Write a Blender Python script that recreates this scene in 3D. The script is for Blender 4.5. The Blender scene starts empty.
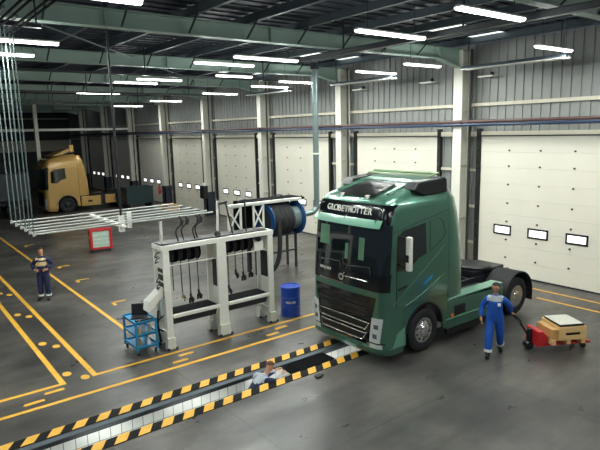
import bpy, bmesh, math, random
from mathutils import Vector, Matrix
random.seed(7)
PI = math.pi
C = bpy.context.scene.collection

# ------------------------------------------------------------------ materials
def srgb(r, g, b):
    f = lambda c: (c/255/12.92) if c/255 <= .04045 else ((c/255+.055)/1.055)**2.4
    return (f(r), f(g), f(b), 1)
def mat(name, col, rough=.5, metal=0, var=0, vscale=8, bump=0, emis=None, es=0, alpha=1, coat=0, spec=.5):
    m = bpy.data.materials.new(name); m.use_nodes = True
    nt = m.node_tree; n = nt.nodes; l = nt.links; b = n['Principled BSDF']
    b.inputs['Base Color'].default_value = col
    b.inputs['Roughness'].default_value = rough
    b.inputs['Metallic'].default_value = metal
    b.inputs['Coat Weight'].default_value = coat
    b.inputs['Coat Roughness'].default_value = .08
    b.inputs['Specular IOR Level'].default_value = spec
    if emis: b.inputs['Emission Color'].default_value = emis; b.inputs['Emission Strength'].default_value = es
    if alpha < 1: b.inputs['Alpha'].default_value = alpha
    tc = n.new('ShaderNodeTexCoord'); nz = n.new('ShaderNodeTexNoise')
    nz.inputs['Scale'].default_value = vscale; nz.inputs['Detail'].default_value = 5
    l.new(tc.outputs['Object'], nz.inputs['Vector'])
    if var:
        mx = n.new('ShaderNodeMix'); mx.data_type = 'RGBA'
        mx.inputs[6].default_value = tuple(c*(1-var) for c in col[:3])+(1,)
        mx.inputs[7].default_value = tuple(min(1, c*(1+var)) for c in col[:3])+(1,)
        l.new(nz.outputs['Fac'], mx.inputs[0]); l.new(mx.outputs[2], b.inputs['Base Color'])
    if bump:
        bp = n.new('ShaderNodeBump'); bp.inputs['Strength'].default_value = bump; bp.inputs['Distance'].default_value = .02
        l.new(nz.outputs['Fac'], bp.inputs['Height']); l.new(bp.outputs['Normal'], b.inputs['Normal'])
    return m
M = {}
M['cream'] = mat('cream paint', srgb(214, 208, 190), .45, var=.06, vscale=2)
M['door'] = mat('door cream', srgb(234, 229, 215), .5, var=.05, vscale=1.2)
M['steelgrey'] = mat('rafter paint', srgb(152, 174, 164), .5, var=.12, vscale=1.5)
M['column'] = mat('column paint', srgb(226, 224, 212), .5, var=.1, vscale=2)
M['clad'] = mat('cladding', srgb(146, 148, 146), .5, metal=.2, var=.18, vscale=1.5)
M['roof'] = mat('roof deck', srgb(38, 47, 60), .6, var=.2, vscale=2)
M['purlin'] = mat('galvanised purlin', srgb(82, 94, 102), .5, metal=.3, var=.2, vscale=2)
M['darkmetal'] = mat('dark metal', srgb(34, 39, 44), .45, metal=.3, var=.2)
M['track'] = mat('door track', srgb(58, 60, 60), .5, metal=.4, var=.2)
M['black'] = mat('black plastic', srgb(20, 22, 26), .4, var=.2)
M['gloss_black'] = mat('gloss black', srgb(14, 17, 21), .16, var=.1, coat=.5)
M['matt'] = mat('matt black', srgb(12, 13, 15), .9, var=.3, spec=.1)
M['rubber'] = mat('rubber', srgb(26, 28, 31), .75, var=.2, vscale=20)
M['glass'] = mat('dark glass', srgb(22, 30, 32), .06, coat=.4, spec=.8)
M['chrome'] = mat('polished aluminium', srgb(214, 214, 210), .2, metal=.9, var=.05)
M['green'] = mat('truck green', srgb(80, 126, 108), .28, metal=.6, var=.03, coat=.8)
M['greenlite'] = mat('truck green visor', srgb(98, 150, 128), .35, coat=.5, var=.04)
M['olive'] = mat('pale olive tube', srgb(120, 140, 104), .35, metal=.3, var=.1)
M['hatch'] = mat('smoked hatch', srgb(14, 18, 20), .3, spec=.4)
M['gold'] = mat('truck gold', srgb(200, 160, 92), .35, metal=.25, var=.05, coat=.5)
M['lampglass'] = mat('headlamp glass', srgb(205, 212, 212), .15, var=.25, vscale=18, coat=1)
M['white'] = mat('white paint', srgb(238, 238, 230), .4, var=.08, vscale=6)
M['whitedirty'] = mat('worn white paint', srgb(226, 227, 218), .5, var=.12, vscale=5)
M['reelblue'] = mat('reel blue', srgb(16, 62, 112), .4, var=.15)
M['blue'] = mat('drum blue', srgb(16, 70, 178), .3, var=.1, coat=.3)
M['cartblue'] = mat('cart blue', srgb(26, 136, 186), .4, var=.12)
M['pipeblue'] = mat('pipe blue', srgb(30, 52, 84), .4, var=.1)
M['pipered'] = mat('pipe red', srgb(88, 62, 58), .45, var=.1)
M['red'] = mat('red paint', srgb(186, 34, 40), .4, var=.1)
M['panel'] = mat('pale mesh panel', srgb(168, 192, 178), .6, var=.3, vscale=12)
M['wood'] = mat('pine board', srgb(226, 186, 126), .6, var=.12, vscale=5)
M['brownwood'] = mat('brown wood', srgb(190, 150, 95), .7, var=.25, vscale=5)
M['paper'] = mat('printed paper', srgb(196, 194, 184), .6, var=.3, vscale=16)
M['yellow'] = mat('road yellow', srgb(226, 172, 58), .55, var=.22, vscale=5)
M['hazard_black'] = mat('hazard black', srgb(13, 14, 18), .7, var=.3, vscale=6, spec=.2)
M['flex'] = mat('flexible duct', srgb(124, 140, 140), .35, metal=.5, var=.15)
M['flex2'] = mat('pale pipe', srgb(186, 190, 186), .4, metal=.2, var=.1)
M['teal'] = mat('teal container', srgb(34, 58, 62), .5, var=.2)
M['skin'] = mat('skin', srgb(196, 142, 112), .55, var=.06)
M['hair'] = mat('dark hair', srgb(30, 24, 22), .7, var=.3, vscale=40)
M['brownhair'] = mat('brown hair', srgb(96, 62, 50), .7, var=.3, vscale=40)
M['cover_blue'] = mat('blue overalls', srgb(22, 84, 176), .8, var=.14, vscale=9, bump=.4)
M['cover_navy'] = mat('navy overalls', srgb(28, 38, 74), .8, var=.14, vscale=9, bump=.4)
M['cover_grey'] = mat('grey yoke', srgb(168, 176, 186), .8, var=.1, vscale=9, bump=.3)
M['cover_beige'] = mat('cream chest cloth', srgb(216, 192, 146), .8, var=.1, vscale=9, bump=.3)
M['reflective'] = mat('reflective band', srgb(226, 228, 226), .4, var=.05)
M['orange'] = mat('orange lamp', srgb(235, 120, 30), .3, var=.05)
M['concrete'] = mat('plinth concrete', srgb(150, 146, 134), .8, var=.2, vscale=3, bump=.3)
M['baseguard'] = mat('dark base paint', srgb(46, 52, 64), .5, var=.2)
M['tube'] = mat('fluorescent diffuser', (1, 1, 1, 1), .4, emis=(.93, 1, .95, 1), es=6)
M['daywin'] = mat('daylit pane', (1, 1, 1, 1), .3, emis=(1, 1, .98, 1), es=1.3)
M['skylight'] = mat('skylight sheet', (1, 1, 1, 1), .5, emis=(.93, 1, .93, 1), es=1.1)
M['seat_green'] = mat('cab curtain', srgb(96, 138, 110), .8, var=.2)

def floor_mat():
    m = bpy.data.materials.new('polished concrete floor'); m.use_nodes = True
    nt = m.node_tree; n = nt.nodes; l = nt.links; b = n['Principled BSDF']
    tc = n.new('ShaderNodeTexCoord')
    def noise(s, d=6, sc=(1, 1, 1), r=.6):
        mp = n.new('ShaderNodeMapping'); mp.inputs['Scale'].default_value = sc
        z = n.new('ShaderNodeTexNoise'); z.inputs['Scale'].default_value = s; z.inputs['Detail'].default_value = d; z.inputs['Roughness'].default_value = r
        l.new(tc.outputs['Object'], mp.inputs['Vector']); l.new(mp.outputs['Vector'], z.inputs['Vector']); return z
    def ramp(src, stops):
        r = n.new('ShaderNodeValToRGB'); e = r.color_ramp.elements
        e[0].position, e[0].color = stops[0]; e[1].position, e[1].color = stops[-1]
        for p, c in stops[1:-1]:
            q = e.new(p); q.color = c
        l.new(src.outputs['Fac'], r.inputs['Fac']); return r
    a = noise(.45, 8); c1 = ramp(a, [(.32, srgb(52, 51, 51)), (.5, srgb(78, 76, 73)), (.68, srgb(104, 100, 93))])
    s = noise(1.6, 8, (.5, 3, 1)); c2 = ramp(s, [(.3, (.72, .72, .72, 1)), (.7, (1.1, 1.1, 1.1, 1))])
    mx = n.new('ShaderNodeMix'); mx.data_type = 'RGBA'; mx.blend_type = 'MULTIPLY'; mx.inputs[0].default_value = 1
    l.new(c1.outputs['Color'], mx.inputs[6]); l.new(c2.outputs['Color'], mx.inputs[7])
    # oil stains
    st = noise(3.2, 6, (1, 1.6, 1), .55); c3 = ramp(st, [(.72, (1, 1, 1, 1)), (.82, (.4, .4, .4, 1))])
    mx2 = n.new('ShaderNodeMix'); mx2.data_type = 'RGBA'; mx2.blend_type = 'MULTIPLY'; mx2.inputs[0].default_value = .6
    l.new(mx.outputs[2], mx2.inputs[6]); l.new(c3.outputs['Color'], mx2.inputs[7])
    # slab joints
    br = n.new('ShaderNodeTexBrick'); br.offset = 0; br.inputs['Scale'].default_value = 1
    br.inputs['Brick Width'].default_value = 5; br.inputs['Row Height'].default_value = 6.66; br.inputs['Mortar Size'].default_value = .012
    br.inputs['Color1'].default_value = br.inputs['Color2'].default_value = (1, 1, 1, 1); br.inputs['Mortar'].default_value = (.45, .45, .45, 1)
    l.new(tc.outputs['Object'], br.inputs['Vector'])
    mx3 = n.new('ShaderNodeMix'); mx3.data_type = 'RGBA'; mx3.blend_type = 'MULTIPLY'; mx3.inputs[0].default_value = 1
    l.new(mx2.outputs[2], mx3.inputs[6]); l.new(br.outputs['Color'], mx3.inputs[7])
    l.new(mx3.outputs[2], b.inputs['Base Color'])
    r = noise(.8, 7, (1, 2, 1)); rr = ramp(r, [(.3, (.25, .25, .25, 1)), (.7, (.45, .45, .45, 1))])
    l.new(rr.outputs['Color'], b.inputs['Roughness'])
    b.inputs['Specular IOR Level'].default_value = .6
    bp = n.new('ShaderNodeBump'); bp.inputs['Strength'].default_value = .05; bp.inputs['Distance'].default_value = .02
    l.new(s.outputs['Fac'], bp.inputs['Height']); l.new(bp.outputs['Normal'], b.inputs['Normal'])
    return m
M['floor'] = floor_mat()
def tile_mat():
    m = mat('white wall tiles', srgb(205, 208, 204), .3)
    nt = m.node_tree; n = nt.nodes; l = nt.links; b = n['Principled BSDF']
    tc = n.new('ShaderNodeTexCoord'); mp = n.new('ShaderNodeMapping'); mp.inputs['Rotation'].default_value = (PI/2, 0, 0)
    br = n.new('ShaderNodeTexBrick'); br.offset = 0; br.inputs['Scale'].default_value = 1
    br.inputs['Brick Width'].default_value = .215; br.inputs['Row Height'].default_value = .3; br.inputs['Mortar Size'].default_value = .007
    br.inputs['Color1'].default_value = srgb(212, 214, 208); br.inputs['Color2'].default_value = srgb(196, 200, 196); br.inputs['Mortar'].default_value = srgb(96, 98, 98)
    l.new(tc.outputs['Object'], mp.inputs['Vector']); l.new(mp.outputs['Vector'], br.inputs['Vector']); l.new(br.outputs['Color'], b.inputs['Base Color'])
    return m
M['tile'] = tile_mat()

# ------------------------------------------------------------------ helpers
def link(o, parent=None):
    C.objects.link(o)
    if parent: o.parent = parent
    return o
def obj(name, bm, m, parent=None, smooth=False, bevel=0, loc=None, rot=None):
    me = bpy.data.meshes.new(name)
    bmesh.ops.recalc_face_normals(bm, faces=bm.faces[:])
    bm.to_mesh(me); bm.free()
    for x in (m if isinstance(m, (list, tuple)) else [m]): me.materials.append(M[x] if isinstance(x, str) else x)
    if smooth:
        me.shade_smooth()
    o = bpy.data.objects.new(name, me); link(o, parent)
    if smooth:
        me.set_sharp_from_angle(angle=math.radians(38))
    if bevel:
        b = o.modifiers.new('b', 'BEVEL'); b.width = bevel; b.segments = 2; b.limit_method = 'ANGLE'
    if loc: o.location = loc
    if rot: o.rotation_euler = rot
    return o
def thing(name, label, cat, loc=(0, 0, 0), rz=0, group=None):
    o = bpy.data.objects.new(name, None); C.objects.link(o); o.empty_display_size = .2
    o.location = loc; o.rotation_euler = (0, 0, rz); o['label'] = label; o['category'] = cat
    if group: o['group'] = group
    return o
def tag(o, label, cat, group=None, kind=None):
    o['label'] = label; o['category'] = cat
    if group: o['group'] = group
    if kind: o['kind'] = kind
    return o
def struct(o, label=None):
    o['kind'] = 'structure'
    if label: o['label'] = label
    return o
def dup(root, parent=None):
    c = root.copy(); C.objects.link(c)
    if parent: c.parent = parent
    for ch in list(root.children): dup(ch, c)
    return c
def box(bm, x0, x1, y0, y1, z0, z1, mi=0, mx=None):
    v = [bm.verts.new((x, y, z)) for x in (x0, x1) for y in (y0, y1) for z in (z0, z1)]
    if mx is not None:
        for a in v: a.co = mx @ a.co
    for q in ((0, 1, 3, 2), (4, 6, 7, 5), (0, 4, 5, 1), (2, 3, 7, 6), (0, 2, 6, 4), (1, 5, 7, 3)):
        f = bm.faces.new([v[i] for i in q]); f.material_index = mi
    return v
def BX(*a, **k):
    bm = bmesh.new(); box(bm, *a, **k); return bm
def frame_of(d):
    d = d.normalized(); u = Vector((0, 0, 1)) if abs(d.z) < .9 else Vector((1, 0, 0))
    a = d.cross(u).normalized(); return a, a.cross(d).normalized()
def tube(bm, pts, r, seg=10, mi=0, cap=True):
    pts = [Vector(p) for p in pts]; rings = []
    rr = r if isinstance(r, (list, tuple)) else [r]*len(pts)
    pa = None
    for i, p in enumerate(pts):
        d = (pts[min(i+1, len(pts)-1)]-pts[max(i-1, 0)]).normalized()
        if pa is None: a, b = frame_of(d)
        else:
            a = (pa-d*pa.dot(d)).normalized(); b = a.cross(d).normalized()
        pa = a
        rings.append([bm.verts.new(p+a*math.cos(2*PI*k/seg)*rr[i]+b*math.sin(2*PI*k/seg)*rr[i]) for k in range(seg)])
    for i in range(len(rings)-1):
        for k in range(seg):
            f = bm.faces.new((rings[i][k], rings[i][(k+1) % seg], rings[i+1][(k+1) % seg], rings[i+1][k])); f.material_index = mi
    if cap:
        for rg in (rings[0], rings[-1]): bm.faces.new(rg).material_index = mi
def TB(pts, r, seg=10):
    bm = bmesh.new(); tube(bm, pts, r, seg); return bm
def curve_pts(pts, n=8):
    """Catmull-Rom through points"""
    P = [Vector(p) for p in pts]; P = [P[0]*2-P[1]]+P+[P[-1]*2-P[-2]]; out = []
    for i in range(1, len(P)-2):
        for k in range(n):
            t = k/n; a, b, c, d = P[i-1], P[i], P[i+1], P[i+2]
            out.append(.5*((2*b)+(c-a)*t+(2*a-5*b+4*c-d)*t*t+(3*b-a-3*c+d)*t**3))
    out.append(P[-2]); return out
def lathe(bm, prof, axis='y', c=(0, 0, 0), seg=32, mi=0, close=False):
    """prof: (radius, along)"""
    c = Vector(c); rings = []
    for r, h in prof:
        rg = []
        for k in range(seg):
            a = 2*PI*k/seg; u, v = r*math.cos(a), r*math.sin(a)
            p = {'y': (u, h, v), 'x': (h, u, v), 'z': (u, v, h)}[axis]
            rg.append(bm.verts.new(c+Vector(p)))
        rings.append(rg)
    n = len(rings)
    for i in range(n if close else n-1):
        j = (i+1) % n
        for k in range(seg):
            f = bm.faces.new((rings[i][k], rings[i][(k+1) % seg], rings[j][(k+1) % seg], rings[j][k])); f.material_index = mi
    if not close:
        for rg in (rings[0], rings[-1]):
            f = bm.faces.new(rg); f.material_index = mi
def prism(bm, poly, a0, a1, axis='y', mi=0):
    """poly in the two other axes: axis y -> (x,z); axis x -> (y,z); axis z -> (x,y)"""
    def P(p, a): return {'y': (p[0], a, p[1]), 'x': (a, p[0], p[1]), 'z': (p[0], p[1], a)}[axis]
    A = [bm.verts.new(P(p, a0)) for p in poly]; B = [bm.verts.new(P(p, a1)) for p in poly]
    bm.faces.new(A).material_index = mi; bm.faces.new(B).material_index = mi
    for i in range(len(poly)):
        j = (i+1) % len(poly); bm.faces.new((A[i], A[j], B[j], B[i])).material_index = mi
def PR(*a, **k):
    bm = bmesh.new(); prism(bm, *a, **k); return bm
def strut(bm, a, b, w, mi=0):
    """square bar"""
    a, b = Vector(a), Vector(b); d = b-a; u, v = frame_of(d); h = w/2
    A = [bm.verts.new(a+u*sx*h+v*sy*h) for sx, sy in ((-1, -1), (1, -1), (1, 1), (-1, 1))]
    B = [bm.verts.new(b+u*sx*h+v*sy*h) for sx, sy in ((-1, -1), (1, -1), (1, 1), (-1, 1))]
    bm.faces.new(A); bm.faces.new(B)
    for i in range(4):
        j = (i+1) % 4; bm.faces.new((A[i], A[j], B[j], B[i]))
def ST(a, b, w):
    bm = bmesh.new(); strut(bm, a, b, w); return bm
def text_mesh(name, body, size, m, parent, matrix, ext=.004, shear=0, sx=1):
    cu = bpy.data.curves.new(name, 'FONT'); cu.body = body; cu.size = size; cu.extrude = ext
    cu.align_x = 'CENTER'; cu.align_y = 'CENTER'; cu.shear = shear; cu.offset = size*.02
    t = bpy.data.objects.new(name, cu); C.objects.link(t)
    dg = bpy.context.evaluated_depsgraph_get(); dg.update()
    me = bpy.data.meshes.new_from_object(t.evaluated_get(dg)); bpy.data.objects.remove(t)
    me.name = name; me.materials.clear(); me.materials.append(M[m])
    me.transform(Matrix.Diagonal((sx, 1, 1, 1)))
    o = bpy.data.objects.new(name, me); link(o, parent); o.matrix_local = matrix
    return o

# ------------------------------------------------------------------ building
XW = 18.07; BAY = 6.66; COL0 = 12.95; ZR = 8.46
YF = 66.0; XL, YB = -16, -16
cols = [COL0+BAY*k for k in range(-1, 8)]
# floor with the pit opening
PX0, PX1, PY0, PY1 = -2.0, 14.5, 9.22, 10.18
bm = bmesh.new()
for (x0, x1, y0, y1) in ((XL, XW+.3, YB, PY0), (XL, XW+.3, PY1, YF), (XL, PX0, PY0, PY1), (PX1, XW+.3, PY0, PY1)):
    box(bm, x0, x1, y0, y1, -.12, 0)
floor = struct(obj('floor', bm, 'floor'))
bm = bmesh.new(); box(bm, PX0, PX1, PY0-.1, PY1+.1, -1.65, -1.55)
box(bm, PX0, PX1, PY0-.1, PY0-.02, -1.55, -.12); box(bm, PX0-.1, PX0, PY0-.1, PY1+.1, -1.65, -.12); box(bm, PX1, PX1+.1, PY0-.1, PY1+.1, -1.65, -.12)
struct(obj('floor_pit', bm, 'concrete'), 'inspection pit bottom and near side')
struct(obj('wall_pit', BX(PX0, PX1, 10.03, 10.2, -1.55, -.055), 'tile'), 'white tiled side of the inspection pit')
rail = thing('pit_rail', 'grey steel ledge along the far side of the inspection pit above the white tiles', 'rail', (0, 0, 0))
obj('ledge', BX(PX0, PX1, 10.03, 10.2, -.05, -.006), 'purlin', rail); obj('lip', BX(PX0, PX1, 10.0, 10.03, -.075, .004), 'darkmetal', rail)
for i in range(7):  # added fill lamps, out of sight below the near edge, to brighten the tiles
    t = thing('pit_fill_lamp', 'added fill lamp hidden under the near edge of the inspection pit to light the tiles', 'lamp', (-.8+1.9*i, 9.26, -.5), 0, 'added fill lamps in the inspection pit')
    obj('fill_housing', BX(-.5, .5, -.04, 0, -.06, .06), 'white', t); obj('fill_tube', BX(-.46, .46, 0, .015, -.04, .04), 'tube', t)
    L = bpy.data.lights.new('pit_fill_light', 'AREA'); L.shape = 'RECTANGLE'; L.size = .9; L.size_y = .07; L.energy = 8; L.color = (.97, 1, .97)
    lo = bpy.data.objects.new('pit_fill_light', L); C.objects.link(lo); lo.location = (-.8+1.9*i, 9.28, -.5); lo.rotation_euler = (math.radians(112), 0, 0)
def hazard(y0, y1, x0, x1, label):
    t = thing('hazard_kerb', label, 'kerb', (0, 0, 0), 0, 'striped kerbs of the pit')
    obj('kerb_plate', BX(x0, x1, y0, y1, 0, .012), 'hazard_black', t)
    bm = bmesh.new(); x = x0+.1; sk = .65*(y1-y0)
    while x < x1-.4:
        prism(bm, [(x, y0), (x+.225, y0), (x+.225+sk, y1), (x+sk, y1)], .012, .016, 'z'); x += .44
    obj('yellow_stripes', bm, 'yellow', t)
hazard(10.2, 10.46, -1.7, 9.2, 'black and yellow striped kerb on the far side of the pit')
hazard(9.19, 9.45, -1.7, 9.1, 'black and yellow striped kerb on the near side of the pit')

def line(x0, x1, y0, y1): obj('painted_line', BX(x0, x1, y0, y1, .0, .004), 'yellow', floor)
line(-2, 9.9, 11.49, 11.6)
line(3.42, 10.4, 12.34, 12.44); line(3.42, 3.54, 12.44, 34)
line(-2, 2.84, 12.32, 12.43); line(2.72, 2.84, 12.43, 34)
line(5.06, 5.17, 14.6, 36)
line(17.08, 17.17, -3, 13); line(16.22, 16.31, -3, 8.9); line(16.22, 16.31, 9.3, 9.7)
for x, y in ((3, 12.83), (3.27, 12.42-.0), (3.02, 18.38), (3.28, 17.97), (3.02, 15.26), (3.27, 14.83), (3.27, 21.0)):
    pass
for x, y in ((2.99, 12.86), (3.27, 12.42), (3.02, 18.38), (3.26, 17.97), (3.02, 15.26), (3.26, 14.83), (3.27, 21.0), (3.02, 21.4), (3.02, 24.4), (3.26, 24.0)):
    bm = bmesh.new(); prism(bm, [(x+.1*math.cos(a*PI/4+.4), y+.14*math.sin(a*PI/4+.4)) for a in range(8)], 0, .005, 'z'); obj('painted_dot', bm, 'yellow', floor)
for x, y in ((2.53, 12.12), (2.07, 11.84), (5.33, 11.82), (5.63, 12.12), (8.52, 12.09), (8.05, 11.83)):
    bm = bmesh.new(); prism(bm, [(x-.21, y-.03), (x-.16, y-.06), (x+.2, y-.05), (x+.21, y+.04), (x+.14, y+.06), (x-.17, y+.05)], 0, .005, 'z'); obj('painted_dash', bm, 'yellow', floor)
for x, y in ((5.67, 30.3), (5.72, 24.2), (5.65, 21.35), (5.71, 17.6)):
    bm = bmesh.new(); box(bm, x-.05, x+.45, y, y+.1, 0, .005); box(bm, x-.06, x+.05, y-.3, y+.1, 0, .005); obj('painted_corner', bm, 'yellow', floor)

# right wall: cladding with ribs
def ribs(y0, y1, z0, z1, x=XW+.08, pitch=.33):
    bm = bmesh.new(); box(bm, x, x+.2, y0, y1, z0, z1)
    y = y0+.1
    while y < y1-.1:
        prism(bm, [(y-.05, 0), (y+.05, 0)] if 0 else [(y-.05, z0), (y+.05, z0), (y+.05, z1), (y-.05, z1)], x-.035, x, 'x'); y += pitch
    return bm
wall = struct(obj('wall_right', ribs(-16, YF, 0, ZR-.06), 'clad'))
for z in (6.22,):
    obj('girt', BX(XW-.06, XW+.045, -16, YF, z-.06, z+.06), 'cream', wall)
obj('lintel', BX(XW-.06, XW+.045, -16, YF, 5.06, 5.24), 'cream', wall)
for k, yc in enumerate(cols):
    for (a, b) in ((yc-.6+.02, yc-.02), (yc+.02, yc+1.28)):
        bm = bmesh.new()
        for z in (1.02, 2.42, 3.8): box(bm, XW-.03, XW+.045, a, b, z-.05, z+.05)
        obj('side_girt', bm, 'cream', wall)
        obj('plinth', BX(XW-.02, XW+.045, a, b, 0, .95), 'concrete', wall)

# doors
def door(n, y0, y1, detail):
    d = bpy.data.objects.new('door_%d' % n, None); C.objects.link(d); d.location = (XW, y0, 0); struct(d)
    w = y1-y0
    bm = bmesh.new(); h = 5.04/9
    for i in range(9): box(bm, -.045, .03, .02, w-.02, .02+i*h, i*h+h+.017)
    p = obj('door_panel', bm, 'door', d, bevel=.002)
    obj('track', BX(-.1, .03, -.14, .02, 0, 5.35), 'rubber', d); obj('track', BX(-.1, .03, w-.02, w+.16, 0, 5.35), 'rubber', d)
    obj('bottom_seal', BX(-.06, .03, 0, w, 0, .05), 'rubber', d)
    obj('head_rail', BX(-.07, .03, 0, w, 5.06, 5.1), 'track', d)
    wy = [(.59, 1.33), (1.94, 2.69), (3.33, 4.04)]
    for a, b in wy:
        f = bmesh.new(); box(f, -.07, -.04, a, b, 1.5, 1.56); box(f, -.07, -.04, a, b, 1.80, 1.86); box(f, -.07, -.04, a, a+.06, 1.5, 1.86); box(f, -.07, -.04, b-.06, b, 1.5, 1.86)
        fr = obj('window_frame', f, 'black', d); obj('pane', BX(-.058, -.046, a+.05, b-.05, 1.55, 1.81), 'daywin', fr)
    if detail:
        for z in (.67, 1.33, 2.0, 2.67, 3.34, 4.0, 4.56):
            for y in (1.17, 2.35, 3.52):
                bm = bmesh.new(); box(bm, -.075, -.04, y-.028, y+.028, z-.028, z+.028); obj('hinge', bm, 'track', d)
    if detail > 1:
        obj('handle', BX(-.1, -.045, w-.5, w-.24, .13, .21), 'black', d)
        for s in (-.12, w+.04):
            for z in (.4, 1.1, 1.8, 2.5, 3.2, 3.9, 4.6): obj('roller_bracket', BX(-.14, -.1, s, s+.09, z, z+.1), 'track', d)
for k in range(8): door(k+1, cols[k]+1.34, cols[k+1]-.62, 2 if k < 2 else (1 if k < 5 else 0))

ords = ['nearest, at the right edge outside the big door', 'right behind the green truck', 'second, beyond the green truck cab', 'third along the door wall, above the left end of the hose reel', 'fourth along the door wall, with a dark box on it', 'fifth along the door wall, with a red extinguisher', 'sixth along the door wall behind the teal container', 'seventh along the door wall', 'eighth and farthest along the door wall']
def ibeam_z(bm, x0, x1, yc, hw, z0, z1, t=.03):
    box(bm, x0, x0+t, yc-hw, yc+hw, z0, z1); box(bm, x1-t, x1, yc-hw, yc+hw, z0, z1); box(bm, x0+t, x1-t, yc-t/2, yc+t/2, z0, z1)
for k, yc in enumerate(cols):
    if k == 0: continue
    t = thing('steel_column', 'cream steel portal column, '+ords[k], 'column', (0, yc, 0), 0, 'steel columns of the door wall')
    bm = bmesh.new(); ibeam_z(bm, 17.42, XW-.06, 0, .17, 0, 8.17)
    for z in (2, 4, 6, 7.75): box(bm, 17.45, XW-.09, -.16, .16, z, z+.02)
    obj('column_shaft', bm, 'column', t)
    obj('conduit', TB([(17.5, .235, 0.02), (17.5, .235, 7.9)], .03, 6), 'white', t)
    obj('downpipe', TB([(17.75, -.3, 0.02), (17.75, -.3, 5.5), (17.75, -.3, 8.2)], .045, 8), 'track', t)
    if k >= 4:
        bm = bmesh.new(); box(bm, 17.36, 17.42, -.26, .26, 0, 1.55); box(bm, 17.36, 17.95, -.26, -.18, 0, 1.55); box(bm, 17.36, 17.95, .18, .26, 0, 1.55)
        obj('base_guard', bm, 'baseguard', t)
# far wall (Y = 66)
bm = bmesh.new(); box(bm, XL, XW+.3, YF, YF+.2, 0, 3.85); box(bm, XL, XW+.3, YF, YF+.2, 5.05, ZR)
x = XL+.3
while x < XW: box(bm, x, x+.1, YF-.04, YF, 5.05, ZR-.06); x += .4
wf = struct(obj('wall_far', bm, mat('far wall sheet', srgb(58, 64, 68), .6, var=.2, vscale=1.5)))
obj('cream_band', BX(XL, XW, YF-.02, YF+.2, 3.85, 5.05), 'cream', wf)
for z in (6.2, 7.3): obj('girt', BX(XL, XW, YF-.14, YF-.04, z, z+.14), 'cream', wf)
# ceiling deck with ribs running along X
bm = bmesh.new(); box(bm, XL, XW+.3, YB, YF, ZR, ZR+.1)
y = -2.0
while y < YF: box(bm, 0, XW, y, y+.06, ZR-.035, ZR); y += .45
struct(obj('ceiling', bm, 'roof'))
# skylights
n = 0
for k in range(-1, 8):
    yb = 10.45+BAY*k
    if yb < 0: continue
    for (a, b, c, e) in ((13.62, 14.72, 0, 1.35), (16.25, 16.72, .1, 1.4), (17.0, 17.7, .2, 1.5)):
        n += 1
        o = bpy.data.objects.new('window_%d' % n, None); C.objects.link(o); o.location = (a, yb+c, ZR-.06); struct(o)
        obj('pane', BX(.03, b-a-.03, .03, e-c-.03, 0, .02), 'skylight', o)
        f = bmesh.new(); box(f, 0, b-a, 0, .03, -.01, .024); box(f, 0, b-a, e-c-.03, e-c, -.01, .024); box(f, 0, .03, 0, e-c, -.01, .024); box(f, b-a-.03, b-a, 0, e-c, -.01, .024)
        obj('window_frame', f, 'purlin', o)
# purlins
pur = [1.5+1.68*k for k in range(-3, 10)]
pw = ['tenth', 'ninth', 'eighth', 'seventh', 'sixth', 'fifth', 'fourth', 'third', 'second', 'first']
for i, x in enumerate(pur):
    bm = bmesh.new(); box(bm, x-.02, x+.02, -6, YF, 8.22, 8.41); box(bm, x-.02, x+.1, -6, YF, 8.21, 8.23)
    tag(obj('roof_purlin', bm, 'purlin'), 'galvanised roof purlin running the length of the hall under the dark deck', 'purlin', 'roof purlins')
# rafters
rn = ['nearest rafter, at the top right corner', 'green grey rafter ending over the column right of the green truck', 'second green grey rafter, ending over the column above the green cab', 'third rafter from the front', 'fourth rafter from the front', 'fifth rafter from the front', 'sixth rafter from the front', 'seventh rafter from the front', 'farthest rafter in the dark end of the hall']
for k, yc in enumerate(cols):
    t = thing('roof_rafter', 'steel I-beam roof rafter, '+rn[k], 'rafter', (0, yc, 0), 0, 'roof rafters')
    bm = bmesh.new(); t0 = 7.8
    prism(bm, [(-8, t0), (16.2, t0), (17.9, t0-.35), (17.9, 8.2), (-8, 8.2)], -.012, .012, 'y')
    box(bm, -8, 17.9, -.13, .13, 8.175, 8.2)
    prism(bm, [(-8, t0), (16.2, t0), (17.9, t0-.35), (17.9, t0-.325), (16.2, t0+.025), (-8, t0+.025)], -.13, .13, 'y')
    for x in (0, 4.5, 9, 13.5, 16.2): box(bm, x, x+.015, -.12, .12, t0+.02, 8.18)
    obj('beam', bm, 'steelgrey', t)
    for x in pur[3:]:
        if x < .5 or x > 16: continue
        obj('fly_brace', ST((x, -.14, t0+.03), (x, -.62, 8.21), .035), 'darkmetal', t)
# wind bracing rods between the first rafters
for (a, b, lab) in (((2.9, cols[1]+.6, 7.98), (7.4, cols[2]-.9, 7.98), 'thin dark diagonal bracing rod under the roof at upper left'), ((8.2, cols[2]+.2, 7.98), (14, cols[3]-.2, 7.98), 'thin diagonal bracing rod under the roof between the second and third rafters')):
    tag(obj('bracing_rod', TB([a, b], .025, 6), 'purlin'), lab, 'rod')
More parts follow.
